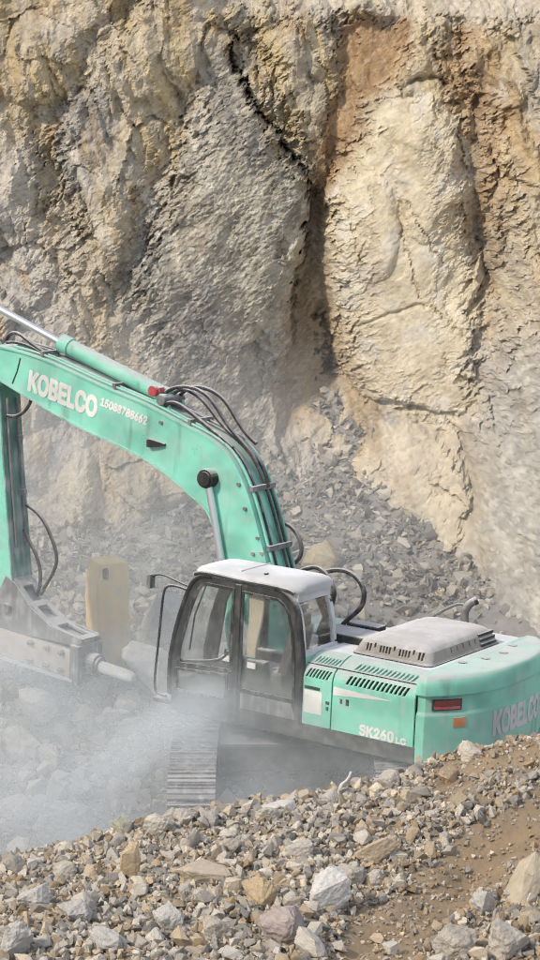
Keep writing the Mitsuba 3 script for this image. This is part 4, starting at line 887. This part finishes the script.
# ------------------------------------------------------------------ other things on the quarry floor
b0 = at(111, 662, 4.8); bz = float(gh(b0[0], 4.8))
blk = thing('tan_block', 'tall tan block standing upright left of the cab, with a dark hole near its top', 'block')
bm = m3.Manifold.batch_hull([box(-.30, .26, -.2, .36, 0, .05, .02), box(-.28, .25, -.2, .34, 1.5, 1.6, .03), box(-.22, .25, -.19, .33, 1.83, 1.88, .015)])
bm = bm - box(-.18, -.08, -.5, -.06, 1.62, 1.82, .02)
bm = tm(bm); v, f = trimesh.remesh.subdivide_to_size(bm.vertices, bm.faces, .06); bm = trimesh.Trimesh(v, f, process=True)
nn_ = meshkit.fbm(bm.vertices * 4, 3, 5)[:, None] - .5; bm.vertices = bm.vertices + bm.vertex_normals * nn_ * .06
c_, s_ = math.cos(.42), math.sin(.42)
def blkp(name, m, mt, smooth=25):
    m = tm(m).copy(); v = m.vertices; m.vertices = np.c_[v[:, 0] * c_ - v[:, 1] * s_ + b0[0], v[:, 0] * s_ + v[:, 1] * c_ + 4.8, v[:, 2] + bz - .05]
    return obj(name, m, mt, blk, smooth=smooth)
blkp('body', bm, 'block'); blkp('hole_lining', box(-.175, -.085, -.13, -.075, 1.63, 1.81), 'dark')
ws = on_ground(345, 797)
obj('white_strip', trimesh.Trimesh((q_ := tube(spline([ws + [-.07, 0, -.03], ws + [-.05, 0, .05], ws + [-.03, .02, .10], ws + [.0, .02, .13], ws + [.05, .02, .22]], 20), [.014] * 12 + [.011] * 8, 6)).vertices, q_.faces, process=False), 'white_scrap', label='bent white strip of scrap sticking up from the crest of the bank', cat='scrap', smooth=30)
# ------------------------------------------------------------------ dust thrown up by the breaker
D0, D1 = np.array([-9.0, -7.0, -0.8]), np.array([7.0, 12.0, 6.2])
nz_, ny_, nx_ = 56, 120, 112
zz, yy, xx = np.meshgrid(*[np.linspace(D0[k], D1[k], n) for k, n in ((2, nz_), (1, ny_), (0, nx_))], indexing='ij')
def puff(c, r, a): return a * np.exp(-(((xx - c[0]) / r[0]) ** 2 + ((yy - c[1]) / r[1]) ** 2 + ((zz - c[2]) / r[2]) ** 2))
den = puff((-4.0, 0.0, .3), (2.8, 2.8, 1.2), .30) + puff((-1.5, -1.05, 1.25), (1.5, .45, .40), 1.0) + puff((.2, -2.4, .6), (1.4, .8, .6), .40) + puff((-3.4, 3.3, 1.0), (2.0, 2.2, 1.4), .06) + puff((-3.8, -2.8, .3), (2.2, 1.4, 1.0), .34)
den += puff((-3.6, 6.5, 2.0), (3.4, 3.5, 2.2), .04) + puff((-1, 4, 1), (6, 6, 3), .012) + puff((-4.6, 9.5, 3.0), (2.0, 2.0, 1.8), .05) + puff((-1.3, -1.8, .4), (1.0, 1.2, .5), .12)
pp = P2(xx, yy, zz)
wq = P2(*(meshkit.fbm(pp * .6 + 7 * k, 3, 94 + k) - .5 for k in range(3)))
nn = meshkit.fbm(pp * .8 + wq * 2.5, 4, 91); n2_ = meshkit.fbm(pp * 2.2 + wq * 4, 3, 92)
den = den * np.clip((nn - .33) * 4.0, 0.25, 1.7) * (.45 + 1.1 * n2_)
edge = np.minimum.reduce([(xx - D0[0]) / 1.5, (D1[0] - xx) / 1.5, (yy - D0[1]) / 1.2, (D1[1] - yy) / 1.5, (D1[2] - zz) / 1.5]); den *= np.clip(edge, 0, 1)
sc_ = T().translate(D0.tolist()).scale((D1 - D0).tolist())
scene['dust_cloud'] = {'type': 'cube', 'to_world': T().translate(((D0 + D1) / 2).tolist()).scale(((D1 - D0) / 2).tolist()), 'bsdf': {'type': 'null'},
                       'interior': {'type': 'heterogeneous', 'albedo': rgb(.90, .945, .985), 'scale': 2.4, 'sigma_t': {'type': 'gridvolume', 'grid': mi.VolumeGrid(den[..., None].astype(np.float32)), 'to_world': sc_, 'filter_type': 'trilinear'}}}
tag('dust_cloud', 'grey dust drifting round the breaker and the foot of the cab', 'dust', kind='stuff')
